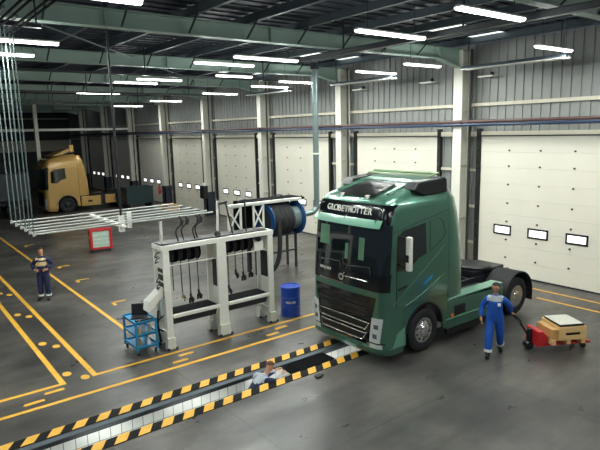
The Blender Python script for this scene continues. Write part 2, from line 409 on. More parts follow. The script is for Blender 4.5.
# long ducts/cables across the hall
t = thing('overhead_duct', 'long dark overhead duct slung under the rafters above the green truck', 'duct', (0, 0, 0))
obj('duct_shell', BX(10.78, 11.0, 2.0, 13.9, 7.5, 7.64), 'darkmetal', t, bevel=.02)
for y in (4, 8, 12): obj('hanger', BX(10.88, 10.92, y, y+.03, 7.64, 8.42), 'darkmetal', t)
for (y, z, lab) in ((19.2, 7.45, 'dark cable tray crossing the hall below the second rafter'), (25.9, 7.3, 'dark cable tray crossing the hall below the third rafter'), (32.5, 7.2, 'dark cable tray crossing the hall farther back, below the fourth rafter')):
    t = thing('cable_tray', lab, 'cable tray', (0, y, z), 0, 'cable trays under the rafters'); obj('tray', BX(-6, 14, -.06, .06, 0, .07), 'darkmetal', t)
    for x in (2, 8, 13): obj('hanger', BX(x, x+.03, -.02, .02, .07, 8.4-z), 'darkmetal', t)
# blue / red pipes on the column faces
for nm, z, m, lab in (('water_pipe', 5.49, 'pipeblue', 'long blue pipe running along the door wall across the columns'), ('air_pipe', 5.605, 'pipered', 'long dull red pipe running just above the blue one along the door wall')):
    t = thing(nm, lab, 'pipe', (0, 0, 0)); obj('pipe_run', TB([(17.33, -6, z), (17.33, 62, z)], .054, 8), m, t)
    for yc in cols: obj('clamp', BX(17.28, 17.42, yc-.3, yc-.22, z-.06, z+.04), 'black', t)
# white crane beam across the far end
tag(obj('cross_beam', BX(4, 17.4, 46.1, 46.3, 5.85, 6.02), 'white'), 'long pale horizontal beam crossing the far left end of the hall above the gold truck', 'beam')
t = thing('centre_column', 'pale free-standing column left of the gold truck roof', 'column', (10.05, 45.2, 0)); obj('shaft', BX(-.13, .13, -.13, .13, 0, 7.8), 'column', t); obj('base_plate', BX(-.3, .3, -.3, .3, 0, .04), 'darkmetal', t)

# heater rails near the wall
for y0, y1, lab in ((8.2, 11.7, 'white overhead radiant heater rail above the big right door'), (14.8, 18.3, 'white overhead radiant heater rail above the second door'), (21.4, 25, 'white overhead radiant heater rail above the third door')):
    t = thing('heater_rail', lab, 'heater', (16, y0, 7.3), 0, 'radiant heater rails'); L = y1-y0
    for dx in (-.12, .12): obj('rail_tube', TB([(dx, 0, 0), (dx, L, 0)], .03, 8), 'white', t)
    obj('reflector', PR([(-.2, .02), (-.12, .1), (.12, .1), (.2, .02), (.2, .0), (.12, .08), (-.12, .08), (-.2, 0)], 0, L, 'y'), 'purlin', t)
    for y in (.2, L-.2): obj('hanger', BX(-.01, .01, y, y+.02, .1, 1.0), 'darkmetal', t)
i = 0
for y, lab in ((7.6, 'right end of the first bay'), (12.0, 'left end of the first bay'), (14.7, 'right end of the second bay'), (18.6, 'left end of the second bay')):
    t = thing('wall_lamp', 'small white bracket fitting high on the cladding, '+lab, 'fitting', (17.85, y, 7.15), 0, 'bracket fittings high on the wall'); obj('fitting_body', BX(-.2, .2, -.3, .3, 0, .06), 'white', t, bevel=.01); obj('arm', BX(.15, .28, -.03, .03, .0, .2), 'track', t)

# fluorescent lights
ZL = 7.42
lights = []
def lamp(x0, x1, y, lab, z=ZL, group=None):
    t = thing('ceiling_light', lab, 'light', ((x0+x1)/2, y, z), 0, group or 'fluorescent ceiling lights'); h = (x1-x0)/2
    obj('housing', PR([(-.08, .04), (.08, .04), (.05, .08), (-.05, .08)], -h, h, 'x'), 'white', t)
    obj('diffuser', PR([(-.085, .04), (.085, .04), (.08, .015), (.04, -.015), (-.04, -.015), (-.08, .015)], -h+.02, h-.02, 'x'), 'tube', t)
    for s in (-.7, .7): obj('suspension_wire', TB([(s*h, 0, .11), (s*h, 0, 8.42-z)], .006, 5), 'darkmetal', t)
    L = bpy.data.lights.new('fluorescent', 'AREA'); L.shape = 'RECTANGLE'; L.size = h*2; L.size_y = .16
    L.energy = LP; L.color = (.95, 1, .94)
    lo = bpy.data.objects.new('fluorescent', L); C.objects.link(lo); lo.location = ((x0+x1)/2, y, z-.04)
    for q in (-.55, .55):
        L = bpy.data.lights.new('fluorescent_spill', 'POINT'); L.energy = LPP; L.shadow_soft_size = .12; L.color = (.95, 1, .94)
        lo = bpy.data.objects.new('fluorescent_spill', L); C.objects.link(lo); lo.location = ((x0+x1)/2+q, y, z-.16)
LP = 140; LPP = 24
s = (ZL-5.4)/2.1
for (a, b, y, lab) in ((1.9, 3.81, 9.06, 'top left corner of the roof, cut by the frame'), (1.9, 3.78, 13.97, 'upper of the two at the left edge'), (1.85, 3.75, 16.25, 'lower of the two at the left edge'),
    (8.66, 10.79, 6.5, 'brightest, above the far right door, near the top edge'), (8.64, 10.85, 9.1, 'right of centre, above the truck cab'), (8.5, 10.74, 13.95, 'just left of the vertical duct, upper'), (8.1, 10.2, 15.6, 'over the oil bar, left of the upper centre one'),
    (8.45, 10.32, 21.1, 'left centre, second row right of pair'), (8.14, 9.97, 22.7, 'left centre, left of pair'), (8.45, 10.6, 28.9, 'small one above the gold truck, left of the dark hanging pole'),
    (14.63, 16.48, 8.37, 'farthest right, in front of the door wall'), (14.4, 16.2, 12.85, 'beside the column head right of the truck'), (14.53, 16.6, 15.3, 'above the truck cab near the wall'), (14.26, 16.24, 19.8, 'small, left of the vertical duct, upper'), (14.46, 16.53, 22.3, 'small, left of the vertical duct, lower'), (10.58, 12.14, 18.7, 'between second and third rafter, centre'),
    (14.53, 16.7, 27.25, 'small one over the third column'), (14.53, 16.7, 34.3, 'small one over the fourth column'), (14.53, 16.7, 40.9, 'tiny one over the fifth column')):
    lamp(a*s, b*s, y*s, 'white fluorescent ceiling light, '+lab)
for x, yy in ((1.9, (-3, -9)), (8.5, (-3, -9)), (14.4, (2.6, -3, -9))):
    for y in yy:
        lamp(x, x+1.9, y, 'white fluorescent ceiling light behind the camera', group='ceiling lights behind the camera')
for x in (-5,):
    for y in (2, 9, 16, 24):
        lamp(x, x+1.9, y, 'white fluorescent ceiling light out of view to the left', group='ceiling lights left of the view')

# ------------------------------------------------------------------ truck
def interp(tab, z):
    if z <= tab[0][0]: return tab[0][1]
    for (a, va), (b, vb) in zip(tab, tab[1:]):
        if z <= b: return va+(vb-va)*(z-a)/(b-a)
    return tab[-1][1]
XF = [(.16, .14), (.24, .04), (.4, 0), (1.5, .01), (1.9, .03), (2.05, .05), (3.1, .15), (3.3, .18), (3.5, .23), (3.6, .30), (3.68, .44), (3.76, .7), (3.84, 1.0), (3.9, 1.3), (3.95, 1.6)]
HW = [(.16, 1.2), (.4, 1.25), (2.0, 1.25), (3.1, 1.235), (3.5, 1.2), (3.68, 1.13), (3.76, 1.08), (3.84, 1.02), (3.9, .95), (3.95, .86)]
RC = .24
def xfront(y, z):
    hw = interp(HW, z); xf = interp(XF, z); a = abs(y); r = RC
    bow = .07*(a/hw)**2
    c = a-(hw-r)
    return xf+bow+(r-math.sqrt(max(0, r*r-min(c, r)**2)) if c > 0 else 0)
def loft(bm, zs, xb, mi=0, n=9):
    rings = []
    for z in zs:
        hw = interp(HW, z); pts = []
        ys = [hw*math.sin(t*PI/2) for t in [i/14 for i in range(-14, 15)]]
        xbk = xb(z) if callable(xb) else xb
        pts.append((xbk, -hw))
        for y in ys: pts.append((min(xfront(y, z), xbk-.01), y))
        pts.append((xbk, hw))
        rings.append([bm.verts.new((x, y, z)) for x, y in pts])
    for a, b in zip(rings, rings[1:]):
        m = len(a)
        for k in range(m):
            bm.faces.new((a[k], a[(k+1) % m], b[(k+1) % m], b[k])).material_index = mi
    bm.faces.new(rings[0]); bm.faces.new(rings[-1])
def fpatch(bm, edge, off=.012, th=.02, ny=14, nz=6, mi=0):
    """solid patch hugging the front. edge(z01)->(z, y0, y1)"""
    G = []
    for j in range(nz+1):
        z, y0, y1 = edge(j/nz); row = []
        for i in range(ny+1):
            y = y0+(y1-y0)*i/ny; x = xfront(y, z)
            hw = interp(HW, z); c = max(0, (abs(y)-(hw-RC))/RC)
            nx, nyy = -math.cos(min(c, 1)*PI/2*.8), math.copysign(math.sin(min(c, 1)*PI/2*.8), y)
            row.append((x, y, z, nx, nyy))
        G.append(row)
    A = [[bm.verts.new((x+nx*off, y+n2*off, z)) for x, y, z, nx, n2 in r] for r in G]
    B = [[bm.verts.new((x-nx*th, y-n2*th, z)) for x, y, z, nx, n2 in r] for r in G]
    def q(a, b, c, d): bm.faces.new((a, b, c, d)).material_index = mi
    for j in range(nz):
        for i in range(ny):
            q(A[j][i], A[j][i+1], A[j+1][i+1], A[j+1][i]); q(B[j][i], B[j+1][i], B[j+1][i+1], B[j][i+1])
    for i in range(ny): q(A[0][i], B[0][i], B[0][i+1], A[0][i+1]); q(A[nz][i], A[nz][i+1], B[nz][i+1], B[nz][i])
    for j in range(nz): q(A[j][0], A[j+1][0], B[j+1][0], B[j][0]); q(A[j][ny], B[j][ny], B[j+1][ny], A[j+1][ny])
def rect(z0, z1, y0, y1): return lambda t: (z0+(z1-z0)*t, y0, y1)
def fline(bm, pts, r, off=.03):
    tube(bm, [(xfront(y, z)-off, y, z) for y, z in pts], r, 6)
def wheel(parent, x, y, side, dual=False, rim='chrome', name='wheel', R=.52, W=.31):
    w = obj(name, tyre(R, W), 'rubber', parent, smooth=True, loc=(x, y, R))
    bm = bmesh.new(); s = side
    if dual: prof = [(.30, s*.14), (.29, s*.02), (.2, -s*.06), (.17, s*.12), (.11, s*.17), (.0001, s*.17)]
    else: prof = [(.30, s*.14), (.285, s*.1), (.25, s*.13), (.17, s*.16), (.13, s*.19), (.10, s*.21), (.0001, s*.215)]
    lathe(bm, prof, 'y', seg=28)
    for k in range(10):
        a = 2*PI*k/10; lathe(bm, [(.018, s*.1), (.018, s*(.2 if not dual else .15)), (.001, s*(.205 if not dual else .155))], 'y', (.15*math.cos(a), 0, .15*math.sin(a)), 6)
        a = 2*PI*(k+.5)/10; yy = s*(.125 if not dual else .03); lathe(bm, [(.03, yy-.02), (.03, yy+.026), (.001, yy+.027)], 'y', (.225*math.cos(a), 0, .225*math.sin(a)), 10, mi=1)
    obj('rim', bm, [rim, 'black'], w, smooth=True)
    return w
def tyre(R, W):
    bm = bmesh.new(); h = W/2
    lathe(bm, [(.29, -h*.8), (.33, -h), (.42, -h), (R-.03, -h*.93), (R, -h*.75), (R, -h*.15), (R-.012, -h*.13), (R-.012, h*.13-.02), (R, h*.13), (R, h*.75), (R-.03, h*.93), (.42, h), (.33, h), (.29, h*.8)], 'y', seg=40, close=True)
    return bm
def arc(cx, cz, r, a0, a1, n): return [(cx+r*math.cos(math.radians(a0+(a1-a0)*i/n)), cz+r*math.sin(math.radians(a0+(a1-a0)*i/n))) for i in range(n+1)]

def truck(body, loc, label, hero=True, rearx=5.3, tank=True):
    T = thing('tractor_truck', label, 'truck', loc)
    XA = 1.43
    # ---- shell
    bm = bmesh.new()
    zs = [1.22, 1.3, 1.5, 1.7, 1.9, 2.05, 2.3, 2.6, 2.9, 3.1, 3.3, 3.42, 3.5, 3.56, 3.6, 3.64, 3.68, 3.72, 3.76, 3.8, 3.84, 3.87, 3.9, 3.93, 3.95]
    loft(bm, zs, 2.26)
    cab = obj('cab', bm, body, T, smooth=True)
    bm = bmesh.new(); loft(bm, [.16, .2, .24, .3, .4, .5, .8, 1.1, 1.23], lambda z: .75)
    obj('front_bumper', bm, body, T, smooth=True)
    for s in (-1, 1):
        top = 1.24; poly = [(.73, .28), (.79, .34)] + arc(XA, .54, .64, 170, 15, 14) + [(2.12, .4), (2.26, .4), (2.26, top), (.73, top)]
        a, b = sorted((s*1.2, s*1.25)); obj('side_panel', PR(poly, a, b, 'y'), body, T)
        # wheel arch liner
        o, i_ = arc(XA, .54, .66, 175, 5, 16), arc(XA, .54, .61, 5, 175, 16)
        a, b = sorted((s*.85, s*1.27)); obj('wheel_arch', PR(o+i_, a, b, 'y'), 'black', T)
    # ---- front panels
    if hero:
        g = obj('grille', (lambda b: (fpatch(b, lambda t: (.42+1.1*t, -(.76+.26*t), .76+.26*t), .014, .05, 18, 8), b)[1])(bmesh.new()), 'gloss_black', T)
        for z in (1.4, 1.27, 1.14):
            bm = bmesh.new(); fpatch(bm, rect(z-.018, z+.018, -.8, .8), .03, .0, 14, 1); obj('grille_slat', bm, 'black', g)
        for zc, wd, mm in ((.86, .88, 1), (.60, .80, 1)):
            bm = bmesh.new(); fpatch(bm, rect(zc-.07, zc+.07, -wd, wd), .04, 0, 14, 2); obj('grille_slat', bm, 'black', g)
            bm = bmesh.new()
            up = [(-wd+.02*0+wd*2*i/16, zc+.075+.02*(1-abs(i-8)/8)) for i in range(17)]; dn = [(wd-.12-(wd*2-.24)*i/16, zc-.085) for i in range(17)]
            P = up+dn+[up[0]]; fline(bm, P, .0135, .05); obj('chrome_trim', bm, 'chrome', g)
        bm = bmesh.new()
        for z in [1.06+.03*i for i in range(12)]: fline(bm, [(-.72+1.44*i/8, z) for i in range(9)], .004, .02)
        obj('grille_mesh', bm, 'black', g)
        bm = bmesh.new(); fpatch(bm, lambda t: (.17+.17*t, -1.24, 1.24), .045, .03, 70, 3); obj('bumper_lip', bm, body, T, smooth=True)
    else:
        obj('grille', (lambda b: (fpatch(b, lambda t: (.5+.95*t, -.8, .8), .014, .05), b)[1])(bmesh.new()), 'black', T)
    for s in (-1, 1):
        bm = bmesh.new(); fpatch(bm, lambda t: (.5+.56*t, s*(.85+.07*t), s*(1.12+.05*t)), .022, .02, 6, 5); hl = obj('headlamp', bm, 'lampglass', T, smooth=True)
        if hero:
            bm = bmesh.new(); fpatch(bm, lambda t: (.6+.1*t, s*.95, s*1.06), .026, 0, 3, 2); fpatch(bm, lambda t: (.82+.1*t, s*.98, s*1.09), .026, 0, 3, 2); obj('lens', bm, 'purlin', hl)
            bm = bmesh.new(); fpatch(bm, lambda t: (.48+.62*t, s*(.81+.06*t), s*(.85+.07*t)), .024, .02, 2, 5); obj('lamp_surround', bm, 'gloss_black', T)
        bm = bmesh.new(); fpatch(bm, rect(.36, .46, s*.86, s*1.16), .02, .02, 6, 2); obj('fog_lamp', bm, 'lampglass', T, smooth=True)
        bm = bmesh.new(); fpatch(bm, rect(.47, .495, s*.86, s*1.2), .016, .02, 6, 1); obj('lamp_shadow_gap', bm, 'black', T)
    # cowl (black) with light line, windscreen, header
    bm = bmesh.new(); fpatch(bm, rect(1.66, 2.06, -1.243, 1.243), .012, .02, 70, 4); obj('cowl', bm, 'gloss_black', T, smooth=True)
    bm = bmesh.new(); fpatch(bm, lambda t: (2.04+1.08*t, -1.235+.02*t, 1.235-.02*t), .018, .02, 70, 8); ws = obj('windscreen', bm, 'glass', T, smooth=True)
    bm = bmesh.new(); fpatch(bm, rect(3.1, 3.55, -1.19, 1.19), .012, .02, 60, 6); hd = obj('header_board', bm, 'gloss_black' if hero else body, T, smooth=True)
    # sun visor
    bm = bmesh.new()
    zz, n = 3.14, 20
    up, lo_ = [], []
    for i in range(n+1):
        y = -1.1+2.2*i/n; x = xfront(y, zz)-.17
        up.append((x+.1, y, zz+.08)); lo_.append((x, y, zz-.07))
    A = [bm.verts.new(p) for p in up]; B = [bm.verts.new(p) for p in lo_]
    A2 = [bm.verts.new((p[0]+.02, p[1], p[2]+.012)) for p in up]; B2 = [bm.verts.new((p[0]+.025, p[1], p[2])) for p in lo_]
    for i in range(n):
        bm.faces.new((A[i], A[i+1], B[i+1], B[i])); bm.faces.new((A2[i], B2[i], B2[i+1], A2[i+1])); bm.faces.new((A[i], A2[i], A2[i+1], A[i+1])); bm.faces.new((B[i], B[i+1], B2[i+1], B2[i]))
    bm.faces.new((A[0], B[0], B2[0], A2[0])); bm.faces.new((A[n], A2[n], B2[n], B[n]))
    obj('sun_visor', bm, 'greenlite' if hero else 'gold', T, smooth=True)
    if hero:
        for y in (-.95, 0, .95): obj('visor_bracket', ST((xfront(y, 3.2)-.1, y, 3.2), (xfront(y, 3.25)+.02, y, 3.26), .03), 'black', T)
        # light patches seen through the windscreen: curtains / seats
        bm = bmesh.new(); fpatch(bm, lambda t: (2.5+.46*t, .55+.02*t, .92), .021, 0, 4, 3); obj('cab_curtain', bm, 'seat_green', ws)
        bm = bmesh.new(); fpatch(bm, lambda t: (2.3+.5*t, -.62, -.45), .021, 0, 3, 3); obj('seat_back', bm, 'seat_green', ws)
        bm = bmesh.new(); fpatch(bm, lambda t: (2.26+.36*t, -.12, -.02), .021, 0, 3, 3); obj('seat_back', bm, 'seat_green', ws)
        for c in (.5, -.45):
            bm = bmesh.new()
            P = [(c+.35, 2.0), (c+.3, 2.13), (c-.1, 2.16), (c-.38, 2.18), (c-.42, 2.1), (c-.42, 2.0)]; fline(bm, P, .012, .05)
            obj('wiper', bm, 'track', ws)
        bm = bmesh.new(); fline(bm, [(.1-.9*i/8, 1.86) for i in range(9)] , .012, .03); fline(bm, [(-.02+.85*i/8, 1.69) for i in range(9)], .006, .03); obj('cowl_trim', bm, 'chrome', T)
        bm = bmesh.new(); lathe(bm, [(.055, 0), (.085, 0), (.085, .02), (.055, .02)], 'x', (xfront(0, 1.84)-.05, 0.03, 1.83), 20, close=True)
        strut(bm, (xfront(0, 1.9)-.04, -.02, 1.89), (xfront(0, 1.9)-.04, -.09, 1.95), .02); obj('front_emblem', bm, 'chrome', T)
        # letters. text plane faces -x, reads with +y on the left
        R0 = Matrix(((0, 0, -1), (-1, 0, 0), (0, 1, 0))).to_4x4()
        def put(body_, size, y, z, rx=0, sx=1, m='white', nm='lettering', par=T, off=.02):
            slope = (interp(XF, z+.1)-interp(XF, z-.1))/.2; tilt = math.atan(slope)
            mt = Matrix.Translation((xfront(y, z)-off, y, z)) @ Matrix.Rotation(tilt, 4, 'Y') @ R0
            return text_mesh(nm, body_, size, m, par, mt, .004, 0, sx)
        word = 'GLOBETROTTER'; step = .123
        for i, ch in enumerate(word):
            y = .66-step*i; put(ch, .2, y, 3.385, 0, 1.0, 'white', 'letter', hd)
        for i, ch in enumerate('VOLVO'):
            put(ch, .085, .82-.085*i, 1.93, 0, 1.3, 'white', 'letter', T)
        for y in (-.98, .98):
            bm = bmesh.new(); s = 1 if y > 0 else -1
            fline(bm, [(s*.84, 3.48), (s*1.0, 3.47), (s*1.05, 3.4), (s*1.06, 3.28)], .012, .035); obj('marker_lamp', bm, 'chrome', T)
        for y in (-.42, .42): obj('roof_lamp', BX(-.05, .05, -.035, .035, -.03, .08), 'white', T, loc=(.4, y, 3.64))
        # roof hatch panel and sidelong ribs
        bm = bmesh.new()
        G = []
        for j in range(7):
            x = .40+.95*j/6; z = interp([(a_, b_) for b_, a_ in XF if b_ > 3.5], x)
            w = .6-.08*j/6; G.append([bm.verts.new((x, w*k/4, z+.035)) for k in range(-4, 5)])
        for j in range(6):
            for k in range(8): bm.faces.new((G[j][k], G[j][k+1], G[j+1][k+1], G[j+1][k]))
        bmesh.ops.solidify(bm, geom=bm.faces[:], thickness=-.05)
        obj('roof_hatch', bm, 'hatch', T)
        for s in (-1, 1):
            a = obj('roof_rib', ST((.62, s*.8, 3.74), (1.5, s*.8, 3.95), .07), body, T, bevel=.02)
    # ---- rear roof + spoiler
    if hero:
        # raised fairing wedge over the roof rear
        bm = bmesh.new(); P = [(1.2, 3.84), (1.5, 3.96), (1.8, 4.02), (2.26, 4.05), (2.26, 3.8), (1.2, 3.8)]
        prism(bm, P, -.86, .86, 'y'); obj('roof_deflector', bm, body, T, bevel=.03)
        for s in (-1, 1):
            bm = bmesh.new(); a, b = sorted((s*.86, s*1.2))
            prism(bm, [(1.08, 3.82), (1.2, 3.99), (2.14, 4.05), (2.22, 4.0), (2.24, 3.70), (1.4, 3.68)], a, b, 'y'); obj('side_spoiler', bm, 'black', T, bevel=.03)
        bm = bmesh.new(); tube(bm, [(2.1, y, 4.12) for y in (-1.05, -.5, 0, .5, 1.05)], .035, 8); tube(bm, [(1.86, y, 4.085) for y in (-1.0, 0, 1.0)], .022, 6)
        for y in (-1.0, 1.0): tube(bm, [(2.1, y, 4.12), (1.86, y, 4.085), (1.7, y, 4.0)], .022, 6)
        obj('roof_bar', bm, 'olive', T)
    else:
        bm = bmesh.new(); prism(bm, [(.7, 3.86), (1.7, 4.3), (2.1, 4.42), (2.1, 4.2), (1.4, 3.95)], -.9, .9, 'y'); obj('roof_deflector', bm, body, T, bevel=.02)
        bm = bmesh.new(); prism(bm, [(.8, 3.86), (2.0, 4.2), (2.0, 3.92)], -.75, .75, 'y'); obj('deflector_support', bm, 'black', T)
        obj('roof_lamp', BX(1.9, 2.2, -.95, -.6, 4.1, 4.6), body, T, bevel=.03)
    # ---- side fairings
    for s in (-1, 1):
        bm = bmesh.new(); n = 8; A = []; B = []
        for j in range(9):
            z = 1.1+(2.78)*j/8; w = interp(HW, z)-.005; xe = 2.92-.38*(j/8)**2.2
            ra, rb = [], []
            for i in range(n+1):
                u = i/n; x = 2.28+(xe-2.28)*u; yy = w-.10*u*u
                ra.append(bm.verts.new((x, s*yy, z))); rb.append(bm.verts.new((x, s*(yy-.035), z)))
            A.append(ra); B.append(rb)
        for j in range(8):
            for i in range(n):
                bm.faces.new((A[j][i], A[j][i+1], A[j+1][i+1], A[j+1][i])); bm.faces.new((B[j][i], B[j+1][i], B[j+1][i+1], B[j][i+1]))
            bm.faces.new((A[j][0], A[j+1][0], B[j+1][0], B[j][0])); bm.faces.new((A[j][n], B[j][n], B[j+1][n], A[j+1][n]))
        for i in range(n): bm.faces.new((A[0][i], B[0][i], B[0][i+1], A[0][i+1])); bm.faces.new((A[8][i], A[8][i+1], B[8][i+1], B[8][i]))
        obj('side_fairing', bm, body, T, smooth=True)
        # door window (follows the side surface)
        def side(poly, off, th, m, nm, par=T):
            bm = bmesh.new(); O = []; I = []
            for x, z in poly:
                w = interp(HW, z); O.append(bm.verts.new((x, s*(w+off), z))); I.append(bm.verts.new((x, s*(w-th), z)))
            bm.faces.new(O); bm.faces.new(I)
            for i in range(len(poly)): j = (i+1) % len(poly); bm.faces.new((O[i], O[j], I[j], I[i]))
            return obj(nm, bm, m, par)
        side([(.46, 2.1), (.5, 2.84), (.7, 2.98), (1.42, 3.07), (1.46, 2.36), (1.16, 2.28), (.85, 2.06)], .008, .02, 'glass', 'door_window')
        if hero:
            bm = bmesh.new()
            def sl(pts, r=.006, off=.004): tube(bm, [(x, s*(interp(HW, z)+off), z) for x, z in pts], r, 5)
            sl([(1.58, 2.4), (1.58, 3.08), (1.9, 3.13), (2.04, 3.04), (2.14, 2.74), (2.0, 2.6), (1.58, 2.4)])
            sl([(.36, 2.96), (1.0, 3.08), (2.26, 3.29)], .009); sl([(2.27, 1.15), (2.27, 3.74)], .007)
            sl([(.46, 1.28), (.47, 2.1), (.52, 2.94)], .006)
            obj('panel_seam', bm, 'black', T)
            bm = bmesh.new(); sl([(.34, 1.34), (.9, 1.68), (1.4, 2.0), (1.9, 2.3), (2.1, 2.45)], .016, .0)
            sl([(.75, 1.24), (1.4, 1.46), (2.0, 1.72), (2.12, 1.8)], .012, 0)
            obj('body_crease', bm, body, T, smooth=True)
            side([(1.36, 1.62), (1.42, 1.72), (1.7, 1.82), (1.66, 1.74)], .006, 0, 'cartblue', 'side_emblem')
            side([(.50, 1.66), (.5, 1.70), (.78, 1.74), (.78, 1.70)], .03, 0, 'black', 'door_handle')
            side([(.34, .34), (.74, .34), (.74, .76), (.48, .66)], .015, 0, 'greenlite', 'corner_step')
        # mirrors
        mx_, my = .62, s*1.47
        mh = obj('mirror_housing', BX(-.05, .05, -.07, .07, -.38, .38), 'white' if hero and s < 0 else 'black', T, bevel=.03, loc=(mx_, my, 2.50))
        obj('mirror_glass', BX(.05, .055, -.055, .055, -.33, .33), 'glass', mh); obj('mirror_lens', BX(-.056, -.05, -.03, .05, -.18, -.02), 'black', mh)
        for z in (2.82, 2.2): obj('mirror_arm', ST((mx_, my, z), (.52, s*1.2, z+.06), .035), 'black', T)
    # side skirt / tanks
    for s in (-1, 1):
        a, b = sorted((s*1.16, s*1.235))
        if hero:
            o = obj('side_skirt', PR([(2.29, .32), (4.62, .32), (4.66, .96), (2.29, 1.04)], a, b, 'y'), body, T, bevel=.02)
            bm = bmesh.new(); q = sorted((s*.9, s*1.235)); box(bm, 2.29, 4.6, q[0], q[1], 1.05, 1.08); obj('step_plate', bm, 'greenlite', o)
            a2, b2 = sorted((s*1.236, s*1.25)); f = obj('fuel_recess', BX(2.56, 2.98, a2, b2, .62, .86), 'black', o); obj('marker_lens', BX(2.42, 2.52, a2, b2, .60, .69), 'orange', o)
            bm = bmesh.new(); tube(bm, [(2.2, s*1.25, .58), (4.5, s*1.25, .58)], .012, 6); obj('skirt_line', bm, 'greenlite', o)
            obj('under_skirt', BX(2.29, 4.5, a, b, .18, .31), 'black', T)
        else:
            obj('side_box', BX(2.35, 3.7, a, b, .35, 1.02), body, T, bevel=.03); obj('side_box', BX(4.0, 4.75, a, b, .42, 1.02), body, T, bevel=.03)
            obj('box_recess', BX(2.8, 3.1, a-.01 if s < 0 else b, a if s < 0 else b+.01, .62, .74), 'black', T)
        bm = bmesh.new(); q = sorted((s*.5, s*1.16)); box(bm, 2.35, 4.5, q[0], q[1], .4, .98); obj('fuel_tank', bm, 'darkmetal', T, bevel=.08)
    # chassis
    for s in (-1, 1):
        q = sorted((s*.38, s*.46)); obj('frame_rail', BX(.6, 6.15, q[0], q[1], .8, 1.07), 'darkmetal', T)
    for x in (2.4, 3.4, 4.4, 5.2, 6.1): obj('cross_member', BX(x, x+.12, -.38, .38, .84, 1.02), 'darkmetal', T)
    obj('catwalk', BX(2.5, 3.5, -.8, .8, 1.08, 1.12), 'black', T)
    bm = bmesh.new(); tube(bm, [(x, 0, 0) for x in (0, .01)], .01, 4); bm.free()
    bm = bmesh.new(); lathe(bm, [(.0001, 1.2), (.5, 1.2), (.5, 1.27), (.46, 1.3), (.0001, 1.3)], 'z', (rearx-.35, 0, 0), 28); box(bm, rearx-.9, rearx+.5, -.42, .42, 1.07, 1.2)
    obj('fifth_wheel', bm, 'black', T)
    bm = bmesh.new()
    for i, y in enumerate((-.5, -.3, .2)):
        tube(bm, curve_pts([(2.3, y, 2.0), (2.6, y, 1.5), (2.9, y*.7, 1.5), (3.2, y*.6, 1.14)]), .022, 6)
    obj('coiled_hose', bm, 'red', T) if hero is False else obj('air_hose', bm, 'black', T)
    bm = bmesh.new(); box(bm, 2.27, 2.32, -1.1, 1.1, 1.2, 3.6); obj('cab_back', bm, 'black', T)
    tube_bm = bmesh.new(); tube(tube_bm, [(.9, 0, .55), (.9, .01, .55)], .1); tube_bm.free()
    obj('front_axle', TB([(XA, -.9, .52), (XA, .9, .52)], .07), 'darkmetal', T); obj('rear_axle', TB([(rearx, -.75, .52), (rearx, .75, .52)], .1), 'darkmetal', T)
    for s in (-1, 1):
        wheel(T, XA, s*1.08, s, False, 'chrome' if hero else 'darkmetal', 'front_wheel')
        wheel(T, rearx, s*1.03, s, True, 'chrome' if hero else 'darkmetal', 'rear_wheel'); wheel(T, rearx, s*.69, s, True, 'darkmetal', 'inner_wheel')
        o, i_ = arc(rearx, .55, .68, 178, 2, 16), arc(rearx, .55, .645, 2, 178, 16); q = sorted((s*.55, s*1.25))
        o2 = [(rearx+.78, .42)] ; poly = o+[(rearx+.68, .3), (rearx+.645, .3)]+i_
        obj('rear_mudguard', PR(poly, q[0], q[1], 'y'), 'rubber', T)
        obj('tail_lamp', BX(6.1, 6.16, *sorted((s*.8, s*1.15)), .75, .9), 'red', T)
    obj('engine_block', BX(.5, 2.2, -.75, .75, .7, 1.21), 'black', T)
    obj('rear_bumper', BX(6.08, 6.15, -1.15, 1.15, .55, .68), 'darkmetal', T)
    T.scale = (1.045, 1.045, 1.045)
    return T
truck('green', (8.70, 9.70, 0), 'dark green tractor truck parked over the inspection pit, facing left', True, 5.42)
truck('gold', (9.35, 42.75, 0), 'gold tractor truck parked at the far left end of the hall', False, 5.3)
# dark trailer at the far left
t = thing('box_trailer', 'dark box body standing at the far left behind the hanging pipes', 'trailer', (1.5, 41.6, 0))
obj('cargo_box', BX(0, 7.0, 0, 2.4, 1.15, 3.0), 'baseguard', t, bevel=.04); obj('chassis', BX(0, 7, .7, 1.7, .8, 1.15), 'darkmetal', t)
for x in (1.2, 5.9): wheel(t, x, .16, -1, False, 'darkmetal', 'wheel')
for x in (1.2, 5.9): wheel(t, x, 2.24, 1, False, 'darkmetal', 'wheel')
obj('underrun_guard', BX(2, 5, .05, .12, .45, .95), 'black', t)
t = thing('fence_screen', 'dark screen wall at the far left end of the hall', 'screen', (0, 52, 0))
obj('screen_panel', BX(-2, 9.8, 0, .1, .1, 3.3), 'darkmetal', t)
for x in (-2, 2, 6, 9.7): obj('post', BX(x, x+.1, -.02, .12, 0, 3.4), 'darkmetal', t)

